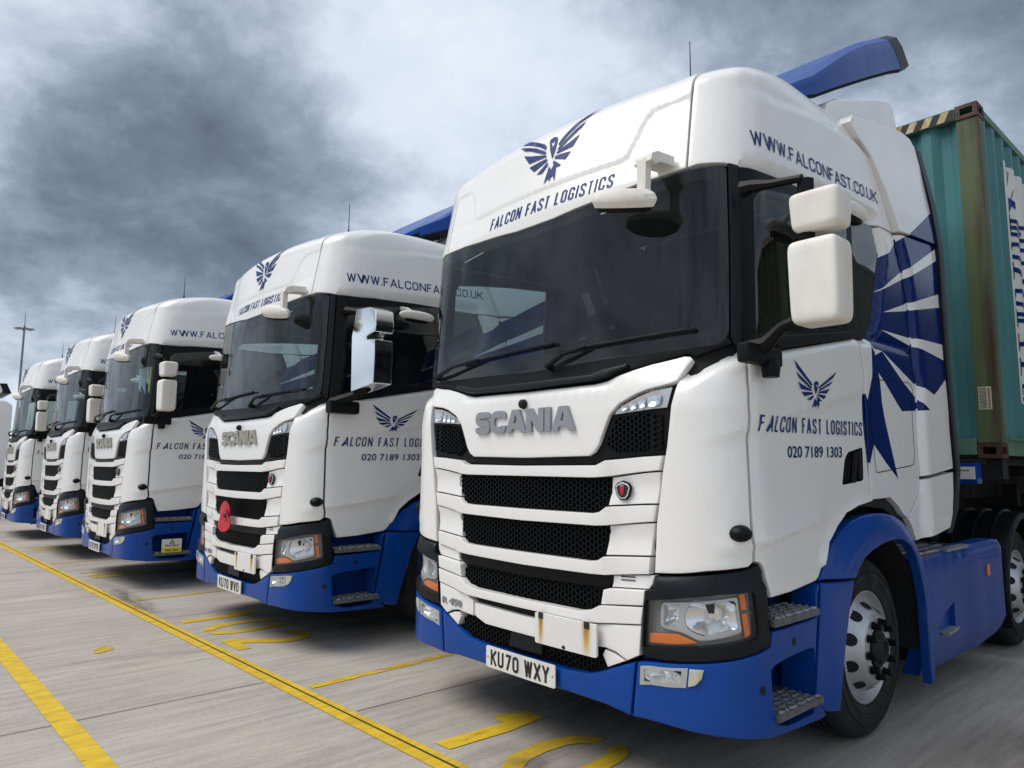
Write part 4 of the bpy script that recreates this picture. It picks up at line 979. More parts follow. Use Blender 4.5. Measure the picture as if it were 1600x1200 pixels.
    mb = MB(); put_font(mb, 'R 450', [(-.712, .566), (-.515, .566), (-.515, .604), (-.712, .604)], cab, BADGE, bold=.03, off=.013, ext=.02, depth=.004); mb.build('model_letters', root, smooth=20)
    # badge
    mb = MB(); P = [(.608, 1.277), (.62, 1.296), (.655, 1.309), (.69, 1.298), (.703, 1.277), (.69, 1.238), (.672, 1.219), (.64, 1.219), (.62, 1.238)]
    for k, (dl, o, mm) in enumerate(((0, .006, BLACK), (.006, .009, CHROME), (.012, .0105, PRINTB))):
        q = patch(P, mm, off=o, th=.01, bev=.002, gap=dl, grid=.05); mb.add(q.v, q.f, mm)
    for P, mm in (([(.655, 1.292), (.668, 1.278), (.664, 1.25), (.655, 1.238), (.646, 1.25), (.642, 1.278)], RED), ([(.645, 1.283), (.665, 1.283), (.663, 1.29), (.647, 1.29)], CHROME)):
        mb.add([cab(a, b, .013) for a, b in P], [tuple(range(len(P)))], mm)
    mb.build('round_badge', root, fix=False)
    # plates
    pobj('hazard_plate', root, [(.130, .500), (.527, .500), (.527, .648), (.130, .648)], RUSTPL, off=.045, th=.012, bev=.002, gap=0, radius=.012, grid=.1)
    mb = MB()
    for u in (.172, .470): mb.add([cab(a, b, .0465) for a, b in ((u-.016, .622), (u+.016, .622), (u+.016, .652), (u-.016, .652))], [(0, 1, 2, 3)], PRINTB)
    mb.add([cab(.325+.012*cos(t), .512+.009*sin(t), .0465) for t in [pi*i/5 for i in range(10)]], [tuple(range(10))], PRINTB)
    mb.build('plate_bracket', root, smooth=0)
    pobj('radar_cover', root, [(-.11, .430), (.139, .430), (.139, .536), (-.09, .532)], TRIM, off=.004, th=.03, bev=.004, gap=0)
    # --- blue bumper
    bc = [(0, .402), (.30, .403), (.453, .415), (.52, .438), (.72, .520), (.69, .278), (.556, .294), (.322, .298), (.047, .290), (0, .290)]
    bm1 = pobj('bumper_centre', root, full(bc), BLUE, off=.012, th=.12, bev=.012, gap=.0015, grid=.06)
    bs = [(.726, .520), (.924, .561), (1.095, .587), (1.25, .612), (1.318, .630), (1.328, .690), (1.40, .688), (1.703, .695), (1.71, .80), (1.735, .835), (1.756, .836), (1.70, .60), (1.66, .36), (1.70, .34), (1.77, .245), (1.711, .241), (1.36, .258), (1.218, .274), (1.085, .281), (.97, .284), (.827, .287), (.697, .280)]
    rc = [(1.309, .544), (1.382, .56), (1.55, .568), (1.672, .569), (1.662, .33), (1.64, .285), (1.40, .285), (1.330, .31), (1.318, .40)]
    b1, b2 = pobj2('bumper_corner', root, bs, BLUE, off=.012, th=.12, bev=.010, gap=.002, grid=.06, holes=[rnd(rc, .03), [(.752, .503), (.905, .534), (.898, .464), (.748, .430)]], holeth=.16)
    pobj2('step_well', root, [(1.26, .24), (1.78, .24), (1.78, 1.0), (1.26, 1.0)], BLUE, off=-.20, th=.02, gap=0)
    mb = MB()
    for v, uu in ((.62, 1.48), (.462, 1.261)): mb.add([cab(uu+.016*cos(t), v+.018*sin(t), .0135) for t in [pi*i/6 for i in range(12)]], [tuple(range(12))], DARK)
    build2(mb, 'bumper_hole', b1, b2, smooth=0)
    fl = [(.745, .507), (.916, .541), (.982, .545), (.972, .505), (.945, .472), (.907, .459), (.80, .437), (.74, .424)]
    mb = patch(fl[:2]+fl[5:], LENS, off=.020, th=.015, bev=.003, grid=.06, gap=.003); fa, fb = mb.build('fog_lamp', root, fix=False), mirror_mb(mb).build('fog_lamp', root, fix=False)
    mb = patch(fl[:2]+fl[5:], LAMPS, off=.0145, th=.01, bev=.001, gap=.001, holes=[[(.765, .497), (.89, .524), (.885, .470), (.765, .445)]], holeth=.03); bowl(mb, .826, .484, .066, .034, -.03, .010, REFL, 16, 6, fac=.003)
    build2(mb, 'fog_reflector', fa, fb, smooth=25)
    pobj2('corner_reflector', root, [(.920, .540), (.982, .544), (.972, .505), (.945, .475), (.912, .462)], FOG, off=.020, th=.012, bev=.003, gap=.002)
    # --- headlamps
    bz = [(.748, .528), (.77, .832), (.802, .843), (.806, .900), (1.0, .925), (1.212, .949), (1.283, .968), (1.303, .938), (1.312, .80), (1.316, .690), (1.320, .653), (1.311, .630), (1.234, .610), (1.10, .588), (.924, .562)]
    ol = [(.770, .788), (.90, .822), (1.05, .848), (1.208, .861), (1.230, .853), (1.242, .76), (1.249, .690), (1.237, .668), (1.10, .650), (.979, .632), (.85, .610), (.756, .586)]
    def bzd(u, v): return .018*sst((.90-v)/.03)*sst((v-.53)/.04)
    h1, h2 = pobj2('headlamp_surround', root, bz, TRIM, off=-.005, th=.06, bev=.008, gap=.002, grid=.04, holes=[rnd(ol, .012)], disp=bzd, holeth=.03)
    mb = patch(ol, LENS, off=.004, th=.010, bev=.003, grid=.06, gap=.0005, radius=.012); ha, hb_ = mb.build('headlamp', root, fix=False), mirror_mb(mb).build('headlamp', root, fix=False)
    li = [(.813, .790), (.98, .815), (1.157, .838), (1.166, .76), (1.179, .690), (1.08, .668), (.98, .650), (.952, .647), (.886, .672), (.809, .676)]
    mb = patch(ol, LAMPH, off=-.030, th=.004, bev=.001, grid=.06, gap=0, radius=.012, holes=[rnd(li, .012)], holeth=.0)
    frame = patch(li, LAMPS, off=-.016, th=.03, bev=.006, grid=.06, gap=0, radius=.02, holes=[rnd([(.822, .782), (.878, .790), (.868, .735), (.872, .690), (.818, .688)], .012), rnd([(.915, .800), (1.02, .812), (1.142, .822), (1.150, .76), (1.158, .705), (1.06, .688), (.965, .670), (.905, .690), (.890, .74)], .02)], holeth=.05)
    mb.add(frame.v, frame.f, LAMPS)
    bowl(mb, .846, .737, .036, .058, -.08, -.022, REFL, 18, 7, fac=.004)
    bowl(mb, 1.025, .748, .135, .074, -.10, -.022, REFL, 24, 8, fac=.004)
    p = cab(1.03, .76, -.075); mb.lathe([(.001, .03), (.020, .028), (.030, .012), (.032, -.02)], (0, 0, 0), CHROME, 16); 
    k0 = len(mb.v)-16*4
    n_ = NRM(1.03, .75); rot = Vector((1, 0, 0)).rotation_difference(n_).to_matrix(); mb.v[k0:] = [tuple(p+rot @ Vector(v)) for v in mb.v[k0:]]
    mb.add([cab(a, b, -.02) for a, b in ((.985, .800), (1.03, .806), (1.028, .765), (1.0, .765))], [(0, 1, 2, 3)], DARK)
    build2(mb, 'headlamp_reflector', ha, hb_, smooth=25, fix=True)
    pobj2('indicator_lens', ha, [(.778, .648), (.865, .664), (.945, .641), (.90, .628), (.777, .606)], AMBER, parent2=hb_, off=-.012, th=.012, bev=.003, gap=0)
    pobj2('indicator_lens', ha, [(1.161, .848), (1.193, .850), (1.205, .785), (1.172, .782)], AMBER, parent2=hb_, off=-.012, th=.012, bev=.003, gap=0)
    pobj2('indicator_lens', ha, [(1.174, .768), (1.207, .770), (1.222, .682), (1.192, .672)], AMBER, parent2=hb_, off=-.012, th=.012, bev=.003, gap=0)
    # --- steps
    def step(u0, u1, v, dep, name):
        mb = MB(); P = []
        for u in [u0+(u1-u0)*i/8 for i in range(9)]: P.append(cab(u, v, .030))
        for u in [u1-.02-(u1-u0-.06)*i/4 for i in range(5)]: P.append(cab(u, v, -dep))
        n = len(P); mb.add([(p.x, p.y, v) for p in P]+[(p.x, p.y, v-.028) for p in P], [tuple(range(n)), tuple(range(n, 2*n))[::-1]]+[(i, (i+1) % n, n+(i+1) % n, n+i) for i in range(n)], TREADP)
        for i in range(9):
            for j in range(5):
                u = u0+.03+(u1-u0-.06)*i/8+(.012 if j % 2 else 0); o = .0-(dep-.02)*j/5; p = cab(u, v, o+.012)
                mb.box((p.x, p.y, v+.004), (.014, .028, .010), TREAD, rot=Matrix.Rotation(.5 if (i+j) % 2 else -.5, 3, 'Z'))
        build2(mb, name, root, smooth=0)
    step(1.322, 1.700, .735, .19, 'step'); step(1.325, 1.70, .352, .19, 'step')
    # --- wheel arch cover, skirt
    f1 = [(1.760, .846), (1.775, .862), (1.83, .93), (1.919, 1.005), (2.02, 1.060), (2.133, 1.100), (2.26, 1.125), (2.392, 1.133), (2.54, 1.13), (2.669, 1.112), (2.80, 1.075), (2.886, 1.033), (2.96, .96), (3.018, .849), (3.07, .72), (3.098, .591), (3.10, .36), (3.098, .156), (3.035, .140), (3.03, .36), (3.019, .601), (2.99, .70), (2.949, .796), (2.90, .88), (2.832, .935), (2.75, .968), (2.651, .983), (2.52, .98), (2.405, .965), (2.30, .945), (2.205, .915), (2.14, .875), (2.091, .832)]
    fd = lambda u, v: .035*sst((.775-math.hypot((u-2.47)*.98, v-.40))/.12)
    pobj2('wheel_arch_cover', root, f1, BLUE, off=.004, th=.05, bev=.008, grid=.05, gap=.002, disp=fd)
    f2 = [(1.760, .840), (1.74, .70), (1.70, .50), (1.665, .33), (1.77, .262), (1.862, .250), (1.90, .37), (1.956, .538), (2.02, .70), (2.087, .825)]
    q1, q2 = pobj2('wheel_arch_front', root, f2, BLUE, off=.014, th=.12, bev=.008, grid=.05, gap=.002, disp=lambda u, v: .02*sst((u-1.74)/.1))
    mb = MB(); p = cab(1.955, .585, .02); mb.box(p, (.012, .03, .10), RED, bev=.004); mb.v = [(x, y, z) for x, y, z in mb.v]; build2(mb, 'side_marker', q1, q2)
    mb = MB()
    for a0, a1 in ((radians(-10), radians(195)),):
        mb.lathe([(.60, 1.18), (.56, .72)], (0, 1.47, .42), DARK, 24, arc=(a0, a1)); mb.add([(.74, 1.47+.62*cos(t), .42+.62*sin(t)) for t in [a0+(a1-a0)*i/16 for i in range(17)]], [tuple(range(17))], DARK)
    build2(mb, 'wheel_housing', root)
    sk = [(2.035, .832), (2.6, .850), (3.45, .862), (3.70, .850), (3.715, .80), (3.72, .45), (3.70, .30), (3.66, .215), (3.55, .18), (3.195, .150), (2.105, .150), (2.085, .50)]
    ss = lambda a, b, off=0: Vector((1.205+off-.06*sst((.34-b)/.22), a, b))
    nt_ = [(2.30, .455), (2.60, .53), (2.60, .37), (2.30, .36)]
    def skd(a, b): return -.02*sst((b-.80)/.05)+.012*sst((.40-b)/.06)*sst((a-2.9)/.2)
    mb = patch(sk, BLUE, surf=ss, off=0, th=.10, bev=.012, grid=.09, gap=.002, holes=[rnd(nt_, .015)], holeth=.09, disp=skd); k1, k2 = mb.build('side_skirt', root, smooth=38, fix=False), mirror_mb(mb).build('side_skirt', root, smooth=38, fix=False)
    mb = MB(); mb.box((1.165, 2.45, .42), (.02, .36, .24), BLUE); mb.box((1.19, 2.47, .372), (.09, .20, .014), TREAD, rot=Matrix.Rotation(.05, 3, 'X')); build2(mb, 'skirt_step', k1, k2)
    mb = MB(); mb.box((1.212, 3.33, .66), (.012, .055, .075), AMBER, bev=.004); build2(mb, 'skirt_marker', k1, k2)
    mb = MB(); mb.box((1.0, 2.52, .825), (.36, .80, .04), TREADP, bev=.01)
    for i in range(14):
        for j in range(4): mb.box((.88+.085*j, 2.18+.052*i, .85), (.05, .018, .012), TREAD, rot=Matrix.Rotation(.6*(1 if (i+j) % 2 else -1), 3, 'Z'))
    mb.box((1.175, 2.75, .852), (.06, .42, .02), TREAD, bev=.004); mb.box((.95, 2.95, .90), (.12, .18, .07), BLACK, bev=.02)
    build2(mb, 'catwalk', root)
    mb = MB(); mb.box((.93, 2.9, .50), (.40, 1.45, .60), CHASSIS, bev=.05); build2(mb, 'fuel_tank', root)
    # --- chassis
    mb = MB()
    for s in (-1, 1): mb.box((s*.40, 3.9, .78), (.08, 6.2, .26), CHASSIS)
    for y in (1.2, 2.2, 3.3, 4.5, 5.6, 6.8): mb.box((0, y, .76), (.8, .12, .18), CHASSIS)
    mb.box((0, 1.47, .45), (1.7, .14, .14), CHASSIS); mb.box((0, 4.45, .45), (1.7, .2, .2), CHASSIS); mb.box((0, 5.80, .45), (1.7, .2, .2), CHASSIS)
    mb.box((0, 1.9, 1.15), (1.5, 2.0, .55), CHASSIS, bev=.05); mb.box((0, 2.75, 1.3), (1.2, .35, .8), CHASSIS, bev=.04)
    mb.box((0, 3.0, .55), (1.5, 1.6, .5), CHASSIS)
    mb.build('chassis_frame', root)
    mb = MB(); mb.lathe([(.02, .0), (.45, .0), (.46, -.04), (.44, -.05)], (0, 5.4, 1.19), CHASSIS, 28, axis='z'); mb.box((0, 5.3, 1.03), (.85, .9, .22), CHASSIS); mb.build('fifth_wheel', root)
    for s in (1, -1):
        mb = MB(); mb.lathe([(.59, .60), (.60, 1.17), (.585, 1.20), (.55, 1.20), (.54, 1.16)], (0, 4.45, .42), TRIM, 28, sgn=s, arc=(radians(10), radians(205)))
        for k in range(4): mb.lathe([(.585, .66+.13*k), (.618, .675+.13*k), (.585, .69+.13*k)], (0, 4.45, .42), BLACK, 24, sgn=s, arc=(radians(40), radians(180)))
        mb.lathe([(.58, .60), (.58, 1.18)], (0, 5.80, .42), TRIM, 24, sgn=s, arc=(radians(-20), radians(150)))
        mb.build('mudguard', root)
        wheel_parts(root, s*1.11, 1.465, s); wheel_parts(root, s*1.12, 4.42, s, drive=False); wheel_parts(root, s*1.14, 5.80, s, drive=True)
    # front valance underneath, dark
    mb = MB(); mb.box((0, .75, .38), (1.9, 1.1, .10), DARK); mb.build('underside_panel', root)
    # --- lettering
    mb = MB(); st, tw = letters('FALCON FAST LOGISTICS', .073, .0345, .0100, .0105, space=.026)
    k = .945/tw; put_letters(mb, st, lambda a, b, o: cab(-.408+a*k+b*.12, 2.777+b, o+vis_disp(-.408+a*k, 2.777+b)), NAVYT); mb.build('visor_lettering', vz, smooth=0, fix=False)
    mb = MB(); falcon(mb, lambda x, y, o: cab(.085+x*.345*(.82+.28*y), 2.925+y*.475, o+vis_disp(.085+x*.345*(.82+.28*y), 2.925+y*.475)+.0025), NAVYT); mb.build('visor_emblem', vz, smooth=0, fix=False)
    mb = MB(); st, tw = letters('WWW.FALCONFAST.CO.UK', .0735, .062, .0100, .0125, rad=.55)
    def wl(a, b, o): 
        t = a/tw; u = 1.233+t*(2.634-1.233)-b*.25; v = 2.866+t*(2.948-2.866)+b; return cab(u, v, o+roof_disp(u, v)+.001)
    put_letters(mb, subdiv(st, .03), wl, NAVYT); mb.build('web_lettering', rs, smooth=0, fix=False)
    mb = MB(); st, tw = letters('FALCON FAST LOGISTICS', .072, .036, .0088, .0145, space=.034)
    k = 1.035/tw
    sdv = lambda u, v, o: cab(u, v, o+side_disp(u, v))
    def dl(a, b, o):
        a *= k; u = 1.298+a+b*.12; v = 1.529+b+a*.012; return sdv(u, v, o+.002)
    st2 = []
    for vs, fs in st: # subdivide along the crease so that strokes follow the fold
        st2.append((vs, fs))
    put_letters(mb, subdiv(st2, .006), dl, NAVYT); mb.build('door_lettering', dz1, smooth=0, fix=False)
    mb = MB(); put_font(mb, '020 7189 1303', [(1.513, 1.4165), (2.074, 1.4235), (2.080, 1.478), (1.515, 1.471)], sdv, NAVYT, bold=.012, off=.003); mb.build('phone_number', dz1, smooth=0, fix=False)
    mb = MB(); falcon(mb, lambda x, y, o: sdv(1.790+x*.25, 1.655+y*.222, o+.002), NAVYT); mb.build('door_emblem', dz1, smooth=0, fix=False)
    # --- number plate board
    pobj('number_plate', root, [(-.260, .303), (.260, .303), (.260, .412), (-.260, .412)], PLATEW, off=.035, th=.006, bev=.0015, gap=0, radius=.012, grid=.13)
    # --- aerial
    mb = MB(); mb.tube([(.66, .62, 3.38), (.66, .62, 3.46), (.66, .62, 3.50), (.66, .62, 3.73)], [.012, .011, .004, .0025], BLACK, 6); mb.build('aerial', root)
    # --- front mirror on the visor
    mb = MB(); P = [(-.0, .0)]
    R_ = Matrix.Rotation(radians(8), 3, 'Z')
    def shell(mb, c, d, m, e=2.6, taper=0, n=40, k=20, cut=None):
        vs = []
        for i in range(k+1):
            ph = -pi/2+pi*i/k
            for j in range(n):
                th = 2*pi*j/n; sp_ = lambda x, e: math.copysign(abs(x)**(2/e), x)
                x = sp_(cos(ph), e)*sp_(cos(th), e); y = sp_(cos(ph), e)*sp_(sin(th), e); z = sp_(sin(ph), e)
                w_ = 1+taper*z
                vs.append((c[0]+x*d[0]/2*w_, c[1]+y*d[1]/2*w_, c[2]+z*d[2]/2))
        mb.add(vs, [(i*n+j, i*n+(j+1) % n, (i+1)*n+(j+1) % n, (i+1)*n+j) for i in range(k) for j in range(n)], m)
    mb = MB()
    # almond-shaped housing: chamfered top, deep beige-white side, black rim underneath
    def almond(s, z, dy=0): 
        return [(x*s, y*s+dy, z) for x, y in [(-.205, .0), (-.17, -.05), (-.08, -.085), (.05, -.088), (.16, -.055), (.205, -.01), (.185, .03), (.12, .06), (-.05, .07), (-.16, .045)]]
    rings = [almond(.30, .052), almond(.72, .050), almond(.93, .028), almond(1.0, .004), almond(.98, -.008), almond(.90, -.032)]
    n = 10; vs = [v for r_ in rings for v in r_]; mb.add(vs, [tuple(range(n))]+[(i*n+k, i*n+(k+1) % n, (i+1)*n+(k+1) % n, (i+1)*n+k) for i in range(len(rings)-1) for k in range(n)], WHITEP)
    rings = [almond(.90, -.032), almond(.80, -.050), almond(.60, -.055)]; vs = [v for r_ in rings for v in r_]
    mb.add(vs, [tuple(range(20, 30))]+[(i*n+k, i*n+(k+1) % n, (i+1)*n+(k+1) % n, (i+1)*n+k) for i in range(2) for k in range(n)], BLACK)
    Rm = Matrix.Rotation(radians(10), 3, 'Z') @ Matrix.Rotation(radians(12), 3, 'Y') @ Matrix.Rotation(radians(20), 3, 'X'); mb.v = [tuple(Rm @ Vector((v[0]*.88, v[1]*.90, v[2]*1.0))+Vector((.715, -.045, 2.622))) for v in mb.v]
    mb.prism([(.800, 2.625), (.850, 2.63), (.856, 2.785), (.800, 2.785)], WHITEP, 1, -.055, -.012, bev=.006)
    mb.prism([(-.055, 2.765), (-.045, 2.802), (.0, 2.825), (.13, 2.835), (.13, 2.785), (.02, 2.775), (-.012, 2.755)], WHITEP, 0, .782, .885, bev=.006)
    mb.build('front_mirror', root, smooth=28)
    # --- main mirrors, left side built, right side folded in
    for s in (1,):
        K = (lambda p: p) if s == 1 else (lambda p: (-(1.10+(p[0]-1.2)*.62), p[1]+.30, p[2]))
        m1 = MB()
        m1.tube([K((1.19, .20, 2.60)), K((1.24, .20, 2.60)), K((1.32, .20, 2.585)), K((1.46, .20, 2.57))], [.04, .03, .02, .018], BLACK, 8)
        m1.tube([K((1.20, .22, 1.88)), K((1.27, .22, 1.90)), K((1.34, .22, 1.96)), K((1.45, .22, 1.99))], [.05, .035, .026, .03], BLACK, 8)
        m1.tube([K((1.45, .23, 2.0)), K((1.46, .23, 2.57))], .035, BLACK, 8)
        p = K((1.225, .24, 1.855)); m1.box(p, (.06, .30, .09), BLACK, bev=.02); p = K((1.25, .28, 1.80)); m1.lathe([(.001, .04), (.03, .035), (.04, 0), (.035, -.04), (.001, -.04)], p, BLACK, 14, axis='z')
        arm = m1.build('mirror_arm', root)
        sx = 1 if s == 1 else .62
        m2 = MB(); shell(m2, K((1.500, .24, 2.125)), (.205*sx, .16, .350), WHITEP, e=9, taper=.03); big = m2.build('main_mirror', root)
        m3 = MB(); shell(m3, K((1.512, .24, 2.420)), (.205*sx, .15, .165), WHITEP, e=7, taper=.05); m3.build('wide_angle_mirror', root)
        m4 = MB(); q = K((1.500, .322, 2.125)); m4.box(q, (.17*sx, .006, .30), MIRRORG, bev=.002); q = K((1.512, .317, 2.420)); m4.box(q, (.17*sx, .006, .13), MIRRORG, bev=.002); m4.build('mirror_glass', big)
    mb = MB(); shell(mb, (1.36, .90, 2.63), (.11, .34, .085), WHITEP, e=2.4); shell(mb, (1.36, .90, 2.598), (.07, .24, .05), BLACK, e=2.6); mb.tube([(1.18, .86, 2.72), (1.26, .87, 2.70), (1.34, .88, 2.65)], .018, WHITEP, 8); mb.build('kerb_mirror', root)
    return root

lorry = make_lorry()
def kids(o, idx): return idx.get(o, [])
def tree_index():
    idx = {}
    for o in bpy.data.objects:
        if o.parent: idx.setdefault(o.parent, []).append(o)
    return idx
def copy_tree(o, idx, parent=None, skip=()):
    c = o.copy(); COL.objects.link(c)
    if parent: c.parent = parent
    for ch in idx.get(o, []):
        if ch.name.split('.')[0] in skip: continue
        copy_tree(ch, idx, c, skip)
    return c
def plate_text(root, text, m=PRINTB):
    mb = MB(); st, tw = letters(text, .079, .046, .0135, .011, space=.030); k = .44/tw
    put_letters(mb, st, lambda a, b, o: cab(-.22+a*k, .318+b, .0362+o), m, off=0, lift=.0001)
    mb.add([cab(.243+.004*cos(t), .357+.004*sin(t), .0368) for t in [pi*i/4 for i in range(8)]], [tuple(range(8))], PRINTB); mb.add([cab(-.243+.004*cos(t), .357+.004*sin(t), .0368) for t in [pi*i/4 for i in range(8)]], [tuple(range(8))], PRINTB)
    idx = [c for c in root.children if c.name.startswith('number_plate')]
    return mb.build('plate_lettering', idx[0] if idx else root, smooth=0, fix=False)
idx = tree_index()
lorry['label'] = 'nearest white and blue lorry cab, number plate KU70 WXY, green container behind it'
lorry['group'] = 'white and blue lorries parked in a row'
SPOTS = [((-3.478, -.198, .035), .011, 'second lorry in the row, red poppy on its grille and chrome door mirror', 'KU70 WVO'),
         ((-7.207, -.474, .05), .012, 'third lorry in the row, coloured pennants in its windscreen and a sign by its step', 'KU70 WYR'),
         ((-10.515, -.522, .05), .005, 'fourth lorry in the row, between the one with pennants and the farthest one', 'KU70 WXT'),
         ((-14.071, -.653, .03), .001, 'fifth lorry, farthest left of the row, in front of the lighting mast', 'KU70 WXR')]
trucks = [lorry]
for i, (loc, rz, lab, pt) in enumerate(SPOTS):
    c = copy_tree(lorry, idx, skip=('main_mirror', 'wide_angle_mirror', 'mirror_arm') if i == 0 else ())
    c.location = loc; c.rotation_euler = (0, 0, rz); c['label'] = lab; trucks.append(c)
for t, pt in zip(trucks, ['KU70 WXY']+[s[3] for s in SPOTS]): plate_text(t, pt)
t2, t3 = trucks[1], trucks[2]
idx = tree_index()
for t in trucks[1:]:
    for h_ in idx[t]:
        for c in idx.get(h_, []):
            if c.name.startswith('maker_letters'): c.material_slots[0].link = 'OBJECT'; c.material_slots[0].material = BADGEB; c['label'] = 'tan lettering'
# second lorry: chrome mirror covers, tan letters and a poppy
mb = MB()
P = [(1.40, 2.59), (1.60, 2.578), (1.685, 2.545), (1.70, 2.42), (1.685, 2.375), (1.56, 2.355), (1.56, 2.335), (1.685, 2.32), (1.69, 2.22), (1.68, 1.985), (1.35, 1.945), (1.34, 2.38)]
mb.prism([(a, b) for a, b in P], CHROME, 1, .30, .46, bev=.010); mb.build('chrome_mirror', t2)
mb = MB(); mb.tube([(1.19, .24, 1.86), (1.27, .28, 1.89), (1.36, .36, 1.93), (1.48, .38, 1.97)], [.055, .045, .035, .03], BLACK, 8); mb.build('mirror_arm', t2); mb = MB(); mb.tube([(1.19, .34, 2.62), (1.30, .36, 2.60), (1.42, .38, 2.56)], [.04, .025, .02], BLACK, 8); mb.build('mirror_arm', t2); mb = MB(); mb.box((1.24, .30, 1.83), (.09, .26, .10), BLACK, bev=.02); mb.build('mirror_mount', t2)
mb = MB()
for k, (cx, cz, r) in enumerate(((-.07, .985, .082), (-.06, .893, .092))):
    n = 20; vs = [(cx, -.075, cz)]
    for j in range(n):
        a = 2*pi*j/n; rr = r*(1+.08*sin(3*a+k)); vs.append((cx+1.45*rr*cos(a), -.085-.012*sin(2*a)-.008*k, cz+rr*sin(a)*1.0))
    vs2 = [(x, y+.006, z) for x, y, z in vs]
    mb.add(vs, [(0, 1+j, 1+(j+1) % n) for j in range(n)], POPPY); mb.add(vs2, [(0, 1+(j+1) % n, 1+j) for j in range(n)], POPPY)
mb.build('x', smooth=0)
pop = bpy.data.objects[mb and 'x']; pop.name = 'poppy'; pop['label'] = 'large red poppy fixed to the grille of the second lorry'; pop['category'] = 'poppy'
pop.location = (-3.478, -.198, .035)
mb = MB(); mb.lathe([(.001, .02), (.02, .02), (.028, .008), (.03, 0)], (0, 0, 0), PRINTB, 14); mb.v = [(-.04+y, -.085-x, .945+z) for x, y, z in mb.v]; mb.build('poppy_centre', pop)
mb = MB(); mb.tube([(-.07, -.04, .95), (-.07, -.08, .95)], .012, PRINTB, 6); mb.build('poppy_clip', pop)
# third lorry: warning sign in the step well, pennants behind the screen
mb = MB(); mb.box((0, 0, 0), (.008, .215, .155), PLATEW, bev=.002)
mb.add([(.0052, -.105, -.075), (.0052, .105, -.075), (.0052, .105, -.018), (.0052, -.105, -.018)], [(0, 1, 2, 3)], YELLOWS)
mb.add([(.0056, -.034, .026), (.0056, .034, .026), (.0056, 0, .074)], [(0, 1, 2)], PRINTB); mb.add([(.0060, -.024, .031), (.0060, .024, .031), (.0060, 0, .065)], [(0, 1, 2)], YELLOWS)
mb.add([(.0064, -.006, .035), (.0064, .006, .035), (.0064, .004, .050), (.0064, -.004, .050)], [(0, 1, 2, 3)], PRINTB)
sg = MB()
put_font(mb, 'Blind Spot', [(-.072, -.008), (.072, -.008), (.072, .018), (-.072, .018)], lambda a, b, o: Vector((.0045+o, a, b)), PRINTB, bold=.03, off=.0012)
put_font(mb, 'Take Care', [(-.072, -.058), (.072, -.058), (.072, -.032), (-.072, -.032)], lambda a, b, o: Vector((.0045+o, a, b)), PRINTB, bold=.03, off=.0016)
s3 = mb.build('warning_sign', smooth=0); s3.location = (-7.2+1.205, .02, .475); s3['label'] = 'small white and yellow Blind Spot Take Care sign by the step of the third lorry'; s3['category'] = 'sign'
PEN = [mat('pennant_yellow', (.75, .70, .05), .6), mat('pennant_white', (.7, .72, .72), .6), mat('pennant_grey', (.35, .40, .42), .6), mat('pennant_mint', (.45, .62, .58), .6)]
mb = MB(); mb.tube([(.0, .30, 2.56), (.92, .34, 2.56)], .004, STEEL, 4); pc = mb.build('pennant_cord', t3)
for j in range(6):
    x = .16+.085*j; yv = .30+.006*j; mm = PEN[[1, 3, 2, 1, 0, 0][j]]; h = [.30, .26, .34, .22, .38, .30][j]
    q = MB(); q.add([(x-.03, yv, 2.56), (x+.03, yv+.01, 2.56), (x+.03, yv+.01, 2.56-h*.8), (x, yv+.02, 2.56-h), (x-.03, yv, 2.56-h*.8)], [(0, 1, 2, 3, 4)], mm); q.build('pennant', t3, smooth=0)

